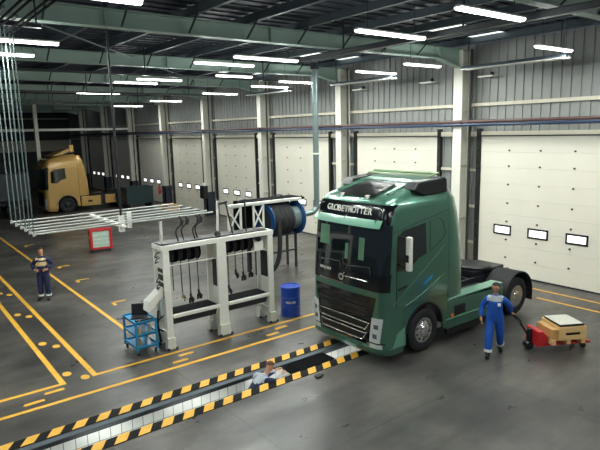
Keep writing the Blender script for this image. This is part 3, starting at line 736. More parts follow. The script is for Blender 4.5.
# ------------------------------------------------------------------ oil bar rack
def rack():
    T = thing('oil_bar', 'white steel service rack with two bays of black hose reels beside the blue tool cart', 'rack', (0, 0, 0))
    YA, YC = 12.66, 13.28; Z = 2.68
    def post(x, w):
        bm = bmesh.new()
        prism(bm, [(x-.02, .06), (x+w+.02, .06), (x+w, .55), (x+w, Z), (x, Z), (x, .55)], YA, YA+.07, 'y')   # front flange
        prism(bm, [(x-.02, .06), (x+w+.02, .06), (x+w, .55), (x+w, Z), (x, Z), (x, .55)], YC-.07, YC, 'y')
        o = obj('post', bm, 'white', T, bevel=.01)
        # side web with cut-outs: upper plate, mid plate, lower plate
        xm = x+w/2
        for z0, z1 in ((2.05, Z-.13), (.75, 1.3), (.12, .4)): obj('side_web', BX(xm-.02, xm+.02, YA+.07, YC-.07, z0, z1), 'whitedirty', o)
        for z in ((1.5, 1.7, 1.9) if x < 6 else ()): obj('side_rung', BX(xm-.034, xm+.004, YA+.07, YC-.07, z, z+.05), 'whitedirty', o)
        obj('side_screen', BX(xm-.03, xm+.0, YA+.12, YC-.12, 1.3, 2.05), 'track', o)
        for yy in (YA+.035, YC-.035):
            bm = bmesh.new(); prism(bm, [(x-.04, 0), (x+w+.04, 0), (x+w+.015, .3), (x-.015, .3)], yy-.09, yy+.09, 'y'); obj('foot', bm, 'whitedirty', T, bevel=.015)
            bm = bmesh.new()
            for xx in (x-.05, x+w+.01): box(bm, xx, xx+.05, yy-.13, yy-.08, 0, .05)
            obj('foot_bolt', bm, 'track', T)
    for x, w in ((5.42, .17), (6.93, .28), (8.56, .17)): post(x, w)
    obj('top_beam', BX(5.4, 8.75, YA-.005, YC, Z-.13, Z), 'white', T, bevel=.012)
    obj('top_cover', BX(5.42, 8.6, YA+.08, YC-.08, Z, Z+.03), 'black', T)
    for a, b in ((5.6, 6.92), (7.22, 8.55)):
        obj('shelf_rail', BX(a, b, YA-.03, YA+.05, .79, .88), 'white', T, bevel=.01)
        obj('shelf', BX(a, b, YA+.05, YC+.02, .83, .87), 'matt', T)
        obj('drip_tray', PR([(YA+.03, .78), (YC-.1, .78), (YC-.16, .6), (YA+.1, .6)], a+.06, b-.05, 'x'), 'baseguard', T)
        obj('reel_rail', BX(a, b, YA+.12, YA+.14, 2.12, 2.145), 'white', T)
        n = 4 if a < 6 else 4
        xs = [a+.13+.235*i for i in range(n)]
        for i, x in enumerate(xs):
            bm = bmesh.new(); c = (x, YA+.33, 2.37)
            lathe(bm, [(.2, -.1), (.215, -.085), (.12, -.075), (.14, -.03), (.14, .03), (.12, .075), (.215, .085), (.2, .1)], 'x', c, 20)
            r = obj('hose_reel', bm, 'matt', T, smooth=True)
            for k in range(3):
                bm = bmesh.new(); lathe(bm, [(.178+.02*math.cos(q*PI/3), (k-1)*.042+.017*math.sin(q*PI/3)) for q in range(6)], 'x', c, 18, close=True); obj('hose_coil', bm, 'rubber', r, smooth=True)
            end = [1.45, 1.28, 1.2, 1.26][i] if a < 6 else [1.2, 1.6, 1.5, 1.55][i]
            obj('drop_hose', TB([(x, YA+.19, 2.35), (x, YA+.18, 2.0), (x+.005, YA+.18, end)], .013, 6), 'rubber', r)
            if not (a < 6 and i == 0):
                bm = bmesh.new(); tube(bm, [(x, YA+.18, end+.1), (x, YA+.18, end)], .03, 8); tube(bm, [(x, YA+.18, end), (x+.05, YA+.17, end-.08), (x+.04, YA+.16, end-.16)], [.045, .05, .03], 8)
                if i >= 2: tube(bm, [(x-.03, YA+.18, end-.02), (x-.03, YA+.18, end-.16)], .03, 8)
                obj('nozzle', bm, 'chrome' if (a < 6 and i == 1) else 'black', r)
    # control box on right bay
    obj('gauge', (lambda b: (lathe(b, [(.0001, -.04), (.07, -.04), (.07, .04), (.0001, .04)], 'y', (8.3, YA+.1, 2.46), 16), b)[1])(bmesh.new()), 'black', T)
    obj('gauge_box', BX(8.2, 8.5, YA+.14, YA+.3, 2.15, 2.4), 'white', T, bevel=.01)
    obj('tool_bar', BX(8.05, 8.1, YA+.15, YA+.2, 1.6, 2.2), 'black', T)
    # sloping sign tray at left
    bm = bmesh.new(); prism(bm, [(5.42, 1.62), (5.02, 1.30), (4.98, 1.06), (5.02, 1.04), (5.42, 1.38)], YA+.1, YA+.42, 'y'); obj('side_chute', bm, 'white', T, bevel=.01)
    # hose hooks at left
    for z in (2.5, 2.36, 1.86, 1.7, 1.55):
        bm = bmesh.new(); tube(bm, curve_pts([(5.42, YA+.2, z), (5.32, YA+.16, z-.02), (5.3, YA+.2, z-.12), (5.4, YA+.24, z-.1)], 4), .018, 6)
        obj('pipe_fitting', bm, 'purlin', T)
    bm = bmesh.new(); tube(bm, curve_pts([(5.38, YC-.2, .95), (5.3, YC-.3, .6), (5.36, YC-.25, .3), (5.4, YC-.2, .1)]), .03, 6); tube(bm, curve_pts([(5.4, YA+.1, .9), (5.28, YA+.2, .75), (5.32, YA+.3, .5), (5.4, YA+.2, .45)]), .02, 6); obj('loose_hose', bm, 'black', T)
    # X braced frames on top
    for (x0, x1, z1) in ((7.62, 8.02, 3.36), (8.45, 8.78, 3.36)):
        bm = bmesh.new(); y = YC-.1
        strut(bm, (x0, y, Z), (x0, y, z1), .05); strut(bm, (x1, y, Z), (x1, y, z1), .05); strut(bm, (x0, y, Z+.03), (x1, y, z1-.03), .035); strut(bm, (x1, y+.03, Z+.03), (x0, y+.03, z1-.03), .035); strut(bm, (x0, y, z1), (x1, y, z1), .05)
        obj('cross_brace', bm, 'white', T)
    obj('top_rail', BX(7.6, 10.15, YC-.16, YC-.04, 3.36, 3.44), 'whitedirty', T, bevel=.01)
    obj('rail_hook', TB(curve_pts([(9.1, YC-.1, 3.44), (9.1, YC-.1, 3.56), (9.45, YC-.1, 3.56), (9.5, YC-.1, 3.44)], 4), .02, 6), 'track', T)
    # risers, hoses on top
    obj('riser', TB([(7.14, YA+.3, Z), (7.18, YA+.3, 3.62)], .035, 8), 'whitedirty', T); obj('riser_foot', (lambda b: (lathe(b, [(.0001, Z+.03), (.1, Z+.03), (.05, Z+.13), (.0001, Z+.13)], 'z', (7.14, YA+.3, 0), 12), b)[1])(bmesh.new()), 'track', T)
    obj('riser', TB([(5.52, YA+.25, Z), (5.52, YA+.25, 3.27)], .04, 8), 'whitedirty', T)
    for (x, lean) in ((7.55, -.18), (7.98, -.02)):
        P = curve_pts([(x, YA+.2, Z+.02), (x+lean*.5, YA+.2, Z+.45), (x+lean, YA+.2, Z+.85), (x+lean-.12, YA+.2, Z+.88)])
        b = bmesh.new(); tube(b, P, .022, 6); h = obj('filler_gun', b, 'black', T); obj('gun_head', ST((x+lean-.2, YA+.2, Z+.87), (x+lean+.04, YA+.2, Z+.9), .06), 'track', h)
    for (x, y) in ((5.95, .2), (6.15, .3), (6.42, .2), (6.55, .32)):
        P = curve_pts([(x, YA+y, Z+.02), (x-.05, YA+y, Z+.3), (x+.14, YA+y, Z+.5), (x+.05, YA+y, Z+.66)]); b = bmesh.new(); tube(b, P, .018, 6); h = obj('hose_loop', b, 'rubber', T)
        b = bmesh.new(); tube(b, [(x+.1, YA+y, Z+.42), (x+.14, YA+y, Z+.56)], .05, 8); obj('valve', b, 'track', h)
rack()
# tubes: six rods dropping from the roof and running across to the rack
ys = [12.95, 13.29, 13.75, 14.2, 14.75, 15.35]
nm = ['first (nearest) ', 'second ', 'third ', 'fourth ', 'fifth ', 'sixth (farthest) ']
for i, y in enumerate(ys):
    z = 3.31
    t = thing('supply_pipe', 'pale pipe dropping from the roof then running level to the rack, '+nm[i]+'of six', 'pipe', (2.62, y, 0), 0, 'supply pipes to the rack')
    obj('drop_run', TB([(0, 0, 8.44), (0, 0, z)], .014, 6), 'flex', t)
    L = 4.4
    obj('level_run', TB([(0, 0, z), (L, -.0, z+.03)], .02, 6), 'flex2', t)
    obj('elbow', BX(-.03, .03, -.03, .03, z-.035, z+.035), 'flex2', t)
t = thing('pipe_hanger', 'thin dark pole hanging from the roof down to the level pipes left of the rack', 'pole', (4.62, 13.12, 0))
obj('pole', TB([(0, 0, 3.3), (0, 0, 8.44)], .03, 8), 'darkmetal', t)
obj('clamp_bar', BX(-.05, .05, -.2, 2.35, 3.22, 3.28), 'white', t); obj('clamp', BX(-.06, .06, -.05, .05, 3.1, 3.5), 'white', t); obj('clamp', BX(.3, .4, .38, .44, 3.1, 3.5), 'white', t)

# exhaust reel on its own stand
T = thing('exhaust_reel', 'blue and black exhaust hose reel on a dark stand behind the rack', 'hose reel', (11.1, 17.2, 0))
bm = bmesh.new(); cz = 2.08
lathe(bm, [(.0001, .45), (.44, .45), (.52, .5)] + [(.56+.05*(k % 2), .5+.1*k) for k in range(10)] + [(.52, 1.5), (.3, 1.52), (.0001, 1.52)], 'x', (0, 0, cz), 28); obj('hose_coil', bm, 'rubber', T, smooth=True)
for x in (.42, 1.86):
    bm = bmesh.new(); lathe(bm, [(.42, 0), (.64, 0), (.66, .03), (.64, .06), (.42, .06)], 'x', (x, 0, cz), 28, close=True); obj('reel_flange', bm, 'reelblue', T, smooth=True)
bm = bmesh.new(); lathe(bm, [(.0001, 1.5), (.45, 1.52), (.45, 1.86), (.0001, 1.88)], 'x', (0, 0, cz), 24); obj('reel_drum', bm, 'flex', T, smooth=True)
obj('canopy', BX(-.5, 2.15, -.25, .7, 2.82, 2.88), 'matt', T); obj('back_plate', BX(-.5, 2.1, .68, .74, 1.5, 2.85), 'matt', T)
for x, y in ((.1, .78), (2.0, .78), (.1, .2), (2.0, .2)): obj('leg', BX(x, x+.08, y, y+.08, 0, 1.5), 'baseguard', T)
obj('cross_rail', BX(.1, 2.08, .2, .24, .7, .76), 'baseguard', T); obj('cradle', BX(.05, 2.1, .1, .9, 1.38, 1.44), 'baseguard', T)
obj('drop_hose', TB(curve_pts([(.7, -.52, 2.1), (.66, -.62, 1.5), (.62, -.6, .8), (.45, -.55, .38), (.2, -.5, .22)]), .09, 10), 'rubber', T, smooth=True)
obj('hose_nozzle', TB([(.3, -.53, .28), (-.05, -.5, .12)], [.12, .15], 12), 'blue', T)
# vertical flexible duct
T = thing('exhaust_duct', 'tall grey corrugated duct dropping vertically from the roof to the hose reel', 'duct', (13.75, 16.8, 0))
P = [(0, 0, 8.1), (0, 0, 2.65)]; n = 110; pts = [(0, 0, 8.1-(8.1-2.6)*i/n) for i in range(n+1)]
bm = bmesh.new(); tube(bm, pts, [.12 if i % 2 else .105 for i in range(n+1)], 14); obj('corrugated_pipe', bm, 'flex', T, smooth=True)
obj('collar', (lambda b: (lathe(b, [(.12, 7.7), (.16, 7.7), (.16, 7.95), (.12, 7.95)], 'z', seg=16, close=True), b)[1])(bmesh.new()), 'darkmetal', T)
obj('elbow', TB(curve_pts([(0, 0, 2.62), (-.02, 0, 2.42), (-.2, .04, 2.25), (-.55, .12, 2.2), (-.72, .2, 2.18)]), .115, 12), 'flex', T, smooth=True)
obj('clip', BX(-.14, .14, -.14, .14, 4.5, 4.56), 'white', T)

# drum
T = thing('oil_drum', 'blue oil drum standing between the rack and the green truck', 'drum', (9.42, 12.83, 0), 0)
bm = bmesh.new(); R = .29
lathe(bm, [(.0001, 0), (R, 0), (R+.012, .01), (R+.012, .03), (R, .04), (R, .29), (R+.014, .305), (R, .32), (R, .57), (R+.014, .585), (R, .6), (R, .85), (R+.012, .86), (R+.012, .885), (R-.01, .885), (R-.015, .865), (.0001, .865)], 'z', seg=36); obj('shell', bm, 'blue', T, smooth=True)
for x, y, r in ((.16, 0, .03), (-.17, .03, .02)):
    bm = bmesh.new(); lathe(bm, [(r, .86), (r, .885), (.0001, .885)], 'z', (x, y, 0), 12); obj('bung', bm, 'purlin', T)
ang = math.atan2(-12.83, -9.42)
for i, ch in enumerate('VOLVO'):
    a = ang+(i-2)*.2
    mt = Matrix.Translation((math.cos(a)*(R+.005), math.sin(a)*(R+.005), .44)) @ Matrix.Rotation(a+PI/2, 4, 'Z') @ Matrix.Rotation(PI/2, 4, 'X')
    text_mesh('letter', ch, .085, 'white', T, mt, .003, 0, 1.1)

# cart with laptop
T = thing('tool_cart', 'blue three-shelf tool cart at the left end of the white rack', 'cart', (4.62, 12.72, 0), 0)
w, d, h = .56, .85, .86
for x in (.02, w-.02):
    for y in (.02, d-.02): obj('corner_post', BX(x-.022, x+.022, y-.022, y+.022, .1, h), 'cartblue', T)
for z in (.18, .5, .82):
    bm = bmesh.new(); box(bm, 0, w, 0, d, z, z+.02); box(bm, 0, w, 0, .02, z, z+.06); box(bm, 0, w, d-.02, d, z, z+.06); box(bm, 0, .02, 0, d, z, z+.06); box(bm, w-.02, w, 0, d, z, z+.06); obj('shelf', bm, 'cartblue', T)
for x in (.05, w-.05):
    for y in (.06, d-.06):
        bm = bmesh.new(); lathe(bm, [(.0001, -.02), (.045, -.02), (.045, .02), (.0001, .02)], 'x', (x, y, .045), 14); box(bm, x-.03, x+.03, y-.02, y+.02, .07, .11); obj('caster', bm, 'black', T)
T = thing('laptop', 'open black laptop on the top shelf of the blue cart', 'laptop', (4.97, 13.3, .843), math.radians(-28))
T.scale = (1.05, 1.05, 1.05)
obj('keyboard_base', BX(-.19, .19, -.27, 0, 0, .025), 'black', T)
mt = Matrix.Rotation(math.radians(-12), 4, 'X'); obj('screen', BX(-.19, .19, 0, .02, 0, .3, mx=mt), 'black', T); obj('keys', BX(-.16, .16, -.22, -.08, .025, .028), 'track', T)
tag(obj('tool_tray', BX(4.68, 5.1, 12.76, 12.9, .845, .9), 'black', bevel=.01), 'flat black tray of small tools beside the laptop on the cart', 'tray')
for i, (x, y, z, c, lab) in enumerate(((4.75, 12.85, .52, 'brownwood', 'brown bottle at the front of the middle shelf of the blue cart'), (4.92, 13.0, .52, 'white', 'white can in the middle of the middle cart shelf'), (5.05, 12.9, .52, 'paper', 'pale can at the right of the middle cart shelf'), (4.78, 12.95, .2, 'brownwood', 'brown bottle on the bottom shelf of the blue cart'), (4.98, 12.86, .2, 'white', 'white can at the right front of the bottom cart shelf'), (5.05, 13.1, .2, 'paper', 'pale can at the back of the bottom cart shelf'))):
    bm = bmesh.new(); lathe(bm, [(.0001, 0), (.045, 0), (.045, .13), (.02, .17), (.02, .2), (.0001, .2)], 'z', (0, 0, 0), 14); o = obj('bottle', bm, c, smooth=True, loc=(x, y, z+.002)); tag(o, lab, 'bottle', 'bottles and cans on the cart')

# red rolling cabinet
T = thing('rolling_cabinet', 'red wheeled cabinet with a pale front panel on the open floor', 'cabinet', (7.68, 26.2, 0), math.radians(-10))
bm = bmesh.new(); box(bm, 0, 1.0, 0, .55, .12, .2); box(bm, 0, 1.0, 0, .55, .98, 1.05); box(bm, 0, .12, 0, .55, .2, .98); box(bm, .88, 1.0, 0, .55, .2, .98); box(bm, .12, .88, .5, .55, .2, .98)
obj('body', bm, 'red', T); obj('front_panel', BX(.12, .88, .04, .07, .2, .98), 'panel', T)
for z in (.38, .58, .78): obj('slat', BX(.12, .88, .02, .04, z, z+.015), 'white', T)
for x in (.1, .9):
    for y in (.08, .46):
        bm = bmesh.new(); lathe(bm, [(.0001, -.02), (.05, -.02), (.05, .02), (.0001, .02)], 'x', (x, y, .05), 14); box(bm, x-.03, x+.03, y-.03, y+.03, .08, .12); obj('caster', bm, 'black', T)
obj('side_label', BX(-.006, 0, .15, .35, .6, .75), 'white', T)

# stuff by the far doors
T = thing('steel_skip', 'dark teal metal container standing in front of the far doors', 'container', (14.35, 39.2, 0))
bm = bmesh.new(); box(bm, 0, 2.0, 0, .06, .5, 1.65); box(bm, 0, 2.0, 1.2, 1.26, .5, 1.65); box(bm, 0, .06, .06, 1.2, .5, 1.65); box(bm, 1.94, 2.0, .06, 1.2, .5, 1.65); box(bm, 0, 2, 0, 1.26, .44, .5)
obj('bin_body', bm, 'teal', T); obj('rim', BX(-.04, 2.04, -.04, 0, 1.58, 1.66), 'teal', T)
for x in (.1, 1.8): obj('skid', BX(x, x+.12, 0, 1.26, 0, .44), 'darkmetal', T)
T = thing('pallet_stack', 'low reddish brown pallet on the floor beside the teal container', 'pallet', (16.2, 36.4, 0))
for z in (0, .3): obj('deck', BX(0, .9, 0, 1.3, z+.1, z+.14), 'brownwood', T)
for y in (0, .6, 1.2):
    obj('bearer', BX(0, .9, y, y+.1, 0, .1), 'brownwood', T); obj('bearer', BX(0, .9, y, y+.1, .14, .4), 'brownwood', T)
T = thing('wall_box', 'black box fixed to the fourth column, above its base', 'box', (17.2, cols[4]-.2, 1.15)); obj('box_body', BX(-.16, .15, -.25, .35, 0, .85), 'black', T, bevel=.03); obj('box_cap', BX(-.06, .1, -.08, .2, .85, 1.02), 'white', T)
T = thing('fire_extinguisher', 'red fire extinguisher hung on the fifth column', 'fire extinguisher', (17.22, cols[5]+.42, .9))
bm = bmesh.new(); lathe(bm, [(.0001, 0), (.1, .01), (.1, .5), (.05, .6), (.0001, .6)], 'z', seg=14); obj('cylinder', bm, 'red', T, smooth=True); obj('valve', BX(-.04, .04, -.03, .03, .6, .7), 'black', T)
obj('bracket', BX(-.02, .2, -.22, -.1, .2, .26), 'black', T)

# overhead conduit bundle at upper left
t = thing('conduit_bundle', 'bundle of dark conduits with shiny joints under the roof in the top left corner', 'conduits', (2.2, 10, 7.55))
for i in range(6):
    obj('conduit', TB([(-.35+.17*i, -4, .05*(i % 2)), (-.35+.17*i, 3.2, .05*(i % 2))], .022, 6), 'matt', t)
for i in range(5): obj('joint', TB([(-.3+.17*i, .4+.35*i, .03), (-.3+.17*i, .75+.35*i, .03)], .032, 6), 'purlin', t)
obj('support_rail', BX(-.5, .9, 2.6, 2.7, .06, .14), 'darkmetal', t)
for x in (-.45, .8): obj('hanger', BX(x, x+.03, 2.62, 2.66, .14, .95), 'darkmetal', t)

# ------------------------------------------------------------------ pallet jack + crate
ang = math.radians(-30)
P0 = (12.38, 6.82, 0)
T = thing('pallet_truck', 'red hand pallet truck pulled by the man in blue overalls', 'pallet truck', P0, ang)   # local +x = away from the handle
bm = bmesh.new()
for y in (-.27, .11): box(bm, .15, 1.35, y, y+.16, .13, .19)
obj('forks', bm, 'red', T, bevel=.01)
obj('head_frame', PR([(-.05, .12), (.22, .12), (.25, .34), (.1, .5), (-.02, .5)], -.27, .27, 'y'), 'red', T, bevel=.02)
bm = bmesh.new(); lathe(bm, [(.0001, -.1), (.09, -.1), (.09, .1), (.0001, .1)], 'y', (-.12, 0, .095), 18); obj('steer_wheel', bm, 'black', T, smooth=True)
obj('pump', TB([(-.1, 0, .16), (-.1, 0, .5)], .06, 10), 'black', T)
for y in (-.19, .19):
    bm = bmesh.new(); lathe(bm, [(.0001, -.05), (.06, -.05), (.06, .05), (.0001, .05)], 'y', (1.2, y, .062), 14); obj('fork_roller', bm, 'black', T)
HND = Vector((-.34, .02, .66))
obj('tow_bar', TB([(-.12, 0, .32), HND], .026, 8), 'black', T)
bm = bmesh.new(); q = HND; tube(bm, [q, q+Vector((-.05, .13, .08)), q+Vector((-.13, .14, .17)), q+Vector((-.16, 0, .2)), q+Vector((-.13, -.14, .17)), q+Vector((-.05, -.13, .08)), q], .018, 6); obj('handle', bm, 'black', T)
HANDLE_W = Matrix.Translation(P0) @ Matrix.Rotation(ang, 4, 'Z') @ (q+Vector((-.16, .0, .2)))
T = thing('wood_pallet', 'light pine pallet lying on the forks of the red pallet truck', 'pallet', P0, ang)
z0 = .195
bm = bmesh.new()
for y in (-.4, -.17, .06, .29): box(bm, .26, 1.12, y, y+.12, z0+.1, z0+.122)
obj('deck_boards', bm, 'wood', T)
bm = bmesh.new()
for x in (.26, .64, 1.02): box(bm, x, x+.1, -.4, .41, z0, z0+.1)
obj('bearers', bm, 'wood', T)
T = thing('wooden_crate', 'pale wooden crate with a dark slot riding on the pallet truck', 'crate', P0, ang)
z0 = .32; a, b = .44, 1.12
bm = bmesh.new(); box(bm, a, b, -.42, .38, z0, z0+.02)
box(bm, a, b, -.42, -.4, z0+.02, z0+.1); box(bm, a, b, -.42, -.4, z0+.17, z0+.31); box(bm, a, a+.15, -.42, -.4, z0+.1, z0+.17); box(bm, b-.15, b, -.42, -.4, z0+.1, z0+.17)
box(bm, a, b, .36, .38, z0+.02, z0+.31); box(bm, a, a+.02, -.4, .36, z0+.02, z0+.31); box(bm, b-.02, b, -.4, .36, z0+.02, z0+.31)
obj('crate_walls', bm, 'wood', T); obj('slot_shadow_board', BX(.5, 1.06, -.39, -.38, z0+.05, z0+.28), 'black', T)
T = thing('carton', 'flat carton with printed grey top lying on the wooden crate', 'carton', P0, ang)
obj('box_body', BX(.48, 1.1, -.36, .34, .632, .668), 'black', T); obj('printed_top', BX(.48, 1.08, -.34, .34, .668, .676), 'paper', T)
tag(obj('cardboard_box', BX(.27, .43, -.36, .3, .322, .56), 'brownwood', bevel=.01, loc=P0, rot=(0, 0, ang)), 'brown cardboard box on the pallet between the red truck head and the crate', 'box')

# ------------------------------------------------------------------ people
def skin_mesh(chains, sub=2):
    """chains: list of (list of (co, r)) ; first chain's first vertex is root; chains starting with an int index join to that vertex"""
    verts, rad, edges = [], [], []
    for ch in chains:
        prev = None
        for e in ch:
            if isinstance(e, int): prev = e; continue
            verts.append(e[0]); rad.append(e[1]); i = len(verts)-1
            if prev is not None: edges.append((prev, i))
            prev = i
    me = bpy.data.meshes.new('s'); me.from_pydata(verts, edges, [])
    o = bpy.data.objects.new('s', me); C.objects.link(o)
    md = o.modifiers.new('skin', 'SKIN'); md.use_smooth_shade = True
    sv = me.skin_vertices[0].data
    for i, r in enumerate(rad):
        sv[i].radius = r if isinstance(r, tuple) else (r, r); sv[i].use_root = (i == 0)
    ss = o.modifiers.new('sub', 'SUBSURF'); ss.levels = ss.render_levels = sub
    dg = bpy.context.evaluated_depsgraph_get(); dg.update()
    out = bpy.data.meshes.new_from_object(o.evaluated_get(dg)); bpy.data.objects.remove(o); bpy.data.meshes.remove(me)
    return out
def finger(base, d, bend, L, r):
    base = Vector(base); d = Vector(d).normalized(); bend = Vector(bend)
    a = base+d*L*.45; d2 = (d+bend*.5).normalized(); b = a+d2*L*.32; d3 = (d+bend*1.1).normalized(); c = b+d3*L*.23
    return [(tuple(base), r), (tuple(a), r*.95), (tuple(b), r*.9), (tuple(c), r*.75)]
def person(name, label, loc, rz, J, cloth, yoke, band, head_tilt=(0, 0), hairm='hair', curl=.9, navyband=False, dark_cuff=None):
    """J: joints; facing +x, left is +y"""
    T = thing(name, label, 'person', loc, rz)
    V = lambda k: Vector(J[k])
    chest, neck = V('chest'), V('neck'); hd = V('head'); fwd = Vector(J['face']).normalized()
    up = (hd-neck).normalized(); sidev = up.cross(fwd).normalized(); fwd = sidev.cross(up).normalized()
    # body graph
    body = [[(J['pelvis'], .12), (J['waist'], .115), (J['chest'], .1), (tuple(chest.lerp(neck, .75)), .066), (tuple(neck), .056), (tuple(neck+up*.06), .056), (tuple(hd-up*.03+fwd*.012), .082), (tuple(hd+up*.05), .088), (tuple(hd+up*.1-fwd*.005), .06)]]
    n = 9
    for s, S in ((1, 'l'), (-1, 'r')):
        body.append([2, (tuple(chest.lerp(V('sh'+S), .5)), .05), (tuple(V('sh'+S)), .04), (tuple(V('el'+S)), .036), (tuple(V('wr'+S)), .028), (tuple(V('ha'+S)), .036)]); n += 4
    for S in 'lr':
        kn, an = V('kn'+S), V('an'+S); toe = V('to'+S)
        body.append([0, (tuple(V('hi'+S)), .088), (tuple(kn), .056), (tuple(an), .034), (tuple(toe), .024)])
    me = skin_mesh(body)
    bm = bmesh.new(); bm.from_mesh(me); bpy.data.meshes.remove(me)
    for s, S in ((1, 'l'), (-1, 'r')):
        wr, ha = V('wr'+S), V('ha'+S); d = (ha-wr).normalized(); pn = Vector(J['palm'+S]).normalized(); ac = d.cross(pn).normalized()
        for k, L in zip((-1.5, -.5, .5, 1.5), (.07, .085, .08, .062)):
            f = finger(ha+ac*k*.02+d*.005, d+ac*k*.06, pn*curl, L, .0105)
            m2 = skin_mesh([f], 1); bm.from_mesh(m2); bpy.data.meshes.remove(m2)
        tf = finger(wr.lerp(ha, .5)-ac*.028, d*.7-ac*.6+pn*.3, d*.4+pn*.5, .065, .0125)
        m2 = skin_mesh([tf], 1); bm.from_mesh(m2); bpy.data.meshes.remove(m2)
    # nose + ears + brow
    def blob(c, rx, ry, rz):
        r = bmesh.ops.create_uvsphere(bm, u_segments=10, v_segments=8, radius=1)
        mt = Matrix((fwd, sidev, up)).transposed()
        for v in r['verts']: v.co = Vector(c)+mt @ Vector((v.co.x*rx, v.co.y*ry, v.co.z*rz))
    blob(hd+fwd*.092-up*.0, .018, .013, .024); blob(hd+fwd*.07-up*.055, .022, .03, .02)
    for s in (-1, 1): blob(hd+sidev*s*.084+up*.005, .016, .008, .028)
    o = obj('body', bm, 'skin', T, smooth=True)
    for s in (-1, 1):
        b = bmesh.new(); bmesh.ops.create_uvsphere(b, u_segments=8, v_segments=6, radius=.011, matrix=Matrix.Translation(hd+fwd*.083+sidev*s*.03+up*.022)); obj('eye', b, 'black', T)
    b = bmesh.new(); strut(b, hd+fwd*.088-up*.042+sidev*.022, hd+fwd*.088-up*.042-sidev*.022, .008); obj('mouth', b, 'red', T)
    # hair
    b = bmesh.new(); bmesh.ops.create_uvsphere(b, u_segments=20, v_segments=14, radius=1)
    mt = Matrix((fwd, sidev, up)).transposed(); kill = []
    for v in b.verts:
        x, y, z = v.co
        if z < .12+.55*max(0, x) - .6*max(0, -x): kill.append(v)
        v.co = hd+up*.035-fwd*.008+mt @ Vector((x*.104, y*.096, z*.108))
    bmesh.ops.delete(b, geom=kill, context='VERTS'); bmesh.ops.solidify(b, geom=b.faces[:], thickness=.012)
    obj('hair', b, hairm, T, smooth=True)
    # coverall
    cs = [[(J['pelvis'], (.175, .16)), (J['waist'], (.17, .155)), (J['chest'], (.2, .175)), (tuple(chest.lerp(neck, .72)), .10), (tuple(chest.lerp(neck, .95)), .068)]]
    arms = []
    for S in 'lr':
        wr = V('wr'+S); arms.append([(tuple(chest.lerp(V('sh'+S), .45)+Vector((0, 0, .02))), .115), (tuple(V('sh'+S)), .09), (tuple(V('sh'+S).lerp(V('el'+S), .5)), .082), (tuple(V('el'+S)), .074), (tuple(V('el'+S).lerp(wr, .5)), .064), (tuple(V('el'+S).lerp(wr, .94)), .056)])
    for S in 'lr':
        kn, an = V('kn'+S), V('an'+S); cs.append([0, (tuple(V('hi'+S)), .128), (tuple(V('hi'+S).lerp(kn, .5)), .116), (tuple(kn), .1), (tuple(kn.lerp(an, .5)), .094), (tuple(kn.lerp(an, .95)), .09)])
    me = skin_mesh(cs, 3); me.name = 'overalls'
    bb = bmesh.new(); bb.from_mesh(me)
    for a_ in arms:
        m2 = skin_mesh([a_], 3); bb.from_mesh(m2); bpy.data.meshes.remove(m2)
    bmesh.ops.recalc_face_normals(bb, faces=bb.faces[:]); bb.to_mesh(me); bb.free(); me.shade_smooth()
    for m_ in (cloth, yoke, 'reflective', band or cloth): me.materials.append(M[m_])
    cz = chest
    for p in me.polygons:
        c = p.center; mi = 0
        h = (c-cz).dot(Vector(J['up']) if 'up' in J else Vector((0, 0, 1)))
        lat = abs((c-cz).dot(sidev if 'lat' not in J else Vector(J['lat'])))
        if J['yz'][0] < h < J['yz'][1] and lat < J['yz'][2]: mi = 1
        if band and abs(h-J['bz']) < .028 and lat < .2: mi = 3
        p.material_index = mi
    o = bpy.data.objects.new('overalls', me); link(o, T)
    if J.get('badge'): obj('chest_badge', BX(.13, .176, .05, .12, 1.26, 1.32), 'reflective', o)
    for S in 'lr':
        kn, an = V('kn'+S), V('an'+S)
        if J.get('bands', True):
            b = bmesh.new(); tube(b, [kn.lerp(an, .78), kn.lerp(an, .93)], .095, 14); obj('reflective_band', b, 'reflective', o)
        toe = V('to'+S); d = (toe-an); d.z = 0; d.normalize(); base = Vector((an.x, an.y, toe.z-.04))
        m2 = skin_mesh([[(tuple(an+Vector((0, 0, .05))), .07), (tuple(base+Vector((0, 0, .06))), .066), (tuple(base+d*.1+Vector((0, 0, .05))), .06), (tuple(base+d*.22+Vector((0, 0, .042))), .052)]], 2)
        m2.name = 'shoe'; m2.materials.append(M['black']); sh = bpy.data.objects.new('shoe', m2); link(sh, T)
    return T
# walking man: faces the camera and slightly left
rz = math.radians(213)
inv = (Matrix.Translation((11.3, 7.2, 0)) @ Matrix.Rotation(rz, 4, 'Z')).inverted()
hp = inv @ HANDLE_W
hl = tuple(hp+Vector((.0, .0, .03)))
print('handle local', hl)
sh = Vector((0, .2, 1.45)); 
J = dict(pelvis=(0, 0, .96), waist=(.01, 0, 1.14), chest=(.0, 0, 1.32), neck=(.01, 0, 1.53), head=(.03, .0, 1.66), face=(.9, -.25, -.15),
    shl=(0, .165, 1.405), shr=(0, -.165, 1.405), elr=(-.05, -.3, 1.15), wrr=(.08, -.31, .92), har=(.11, -.3, .85), palmr=(0, 1, 0),
    wrl=(hp.x+.05, hp.y-.09, hp.z+.08), hal=(hp.x+.01, hp.y-.02, hp.z+.04), ell=(-.16, .33, 1.19), palml=(0, .3, -1),
    hil=(0, .1, .9), hir=(0, -.1, .9), knl=(-.06, .13, .5), anl=(-.34, .15, .14), tol=(-.2, .16, .045), knr=(.13, -.12, .5), anr=(.18, -.13, .1), tor=(.36, -.14, .04),
    yz=(.03, .17, .17), bz=9, badge=1)
person('person', 'man in blue overalls with grey yoke walking and pulling a pallet truck', (11.3, 7.2, 0), rz, J, 'cover_blue', 'cover_grey', None)
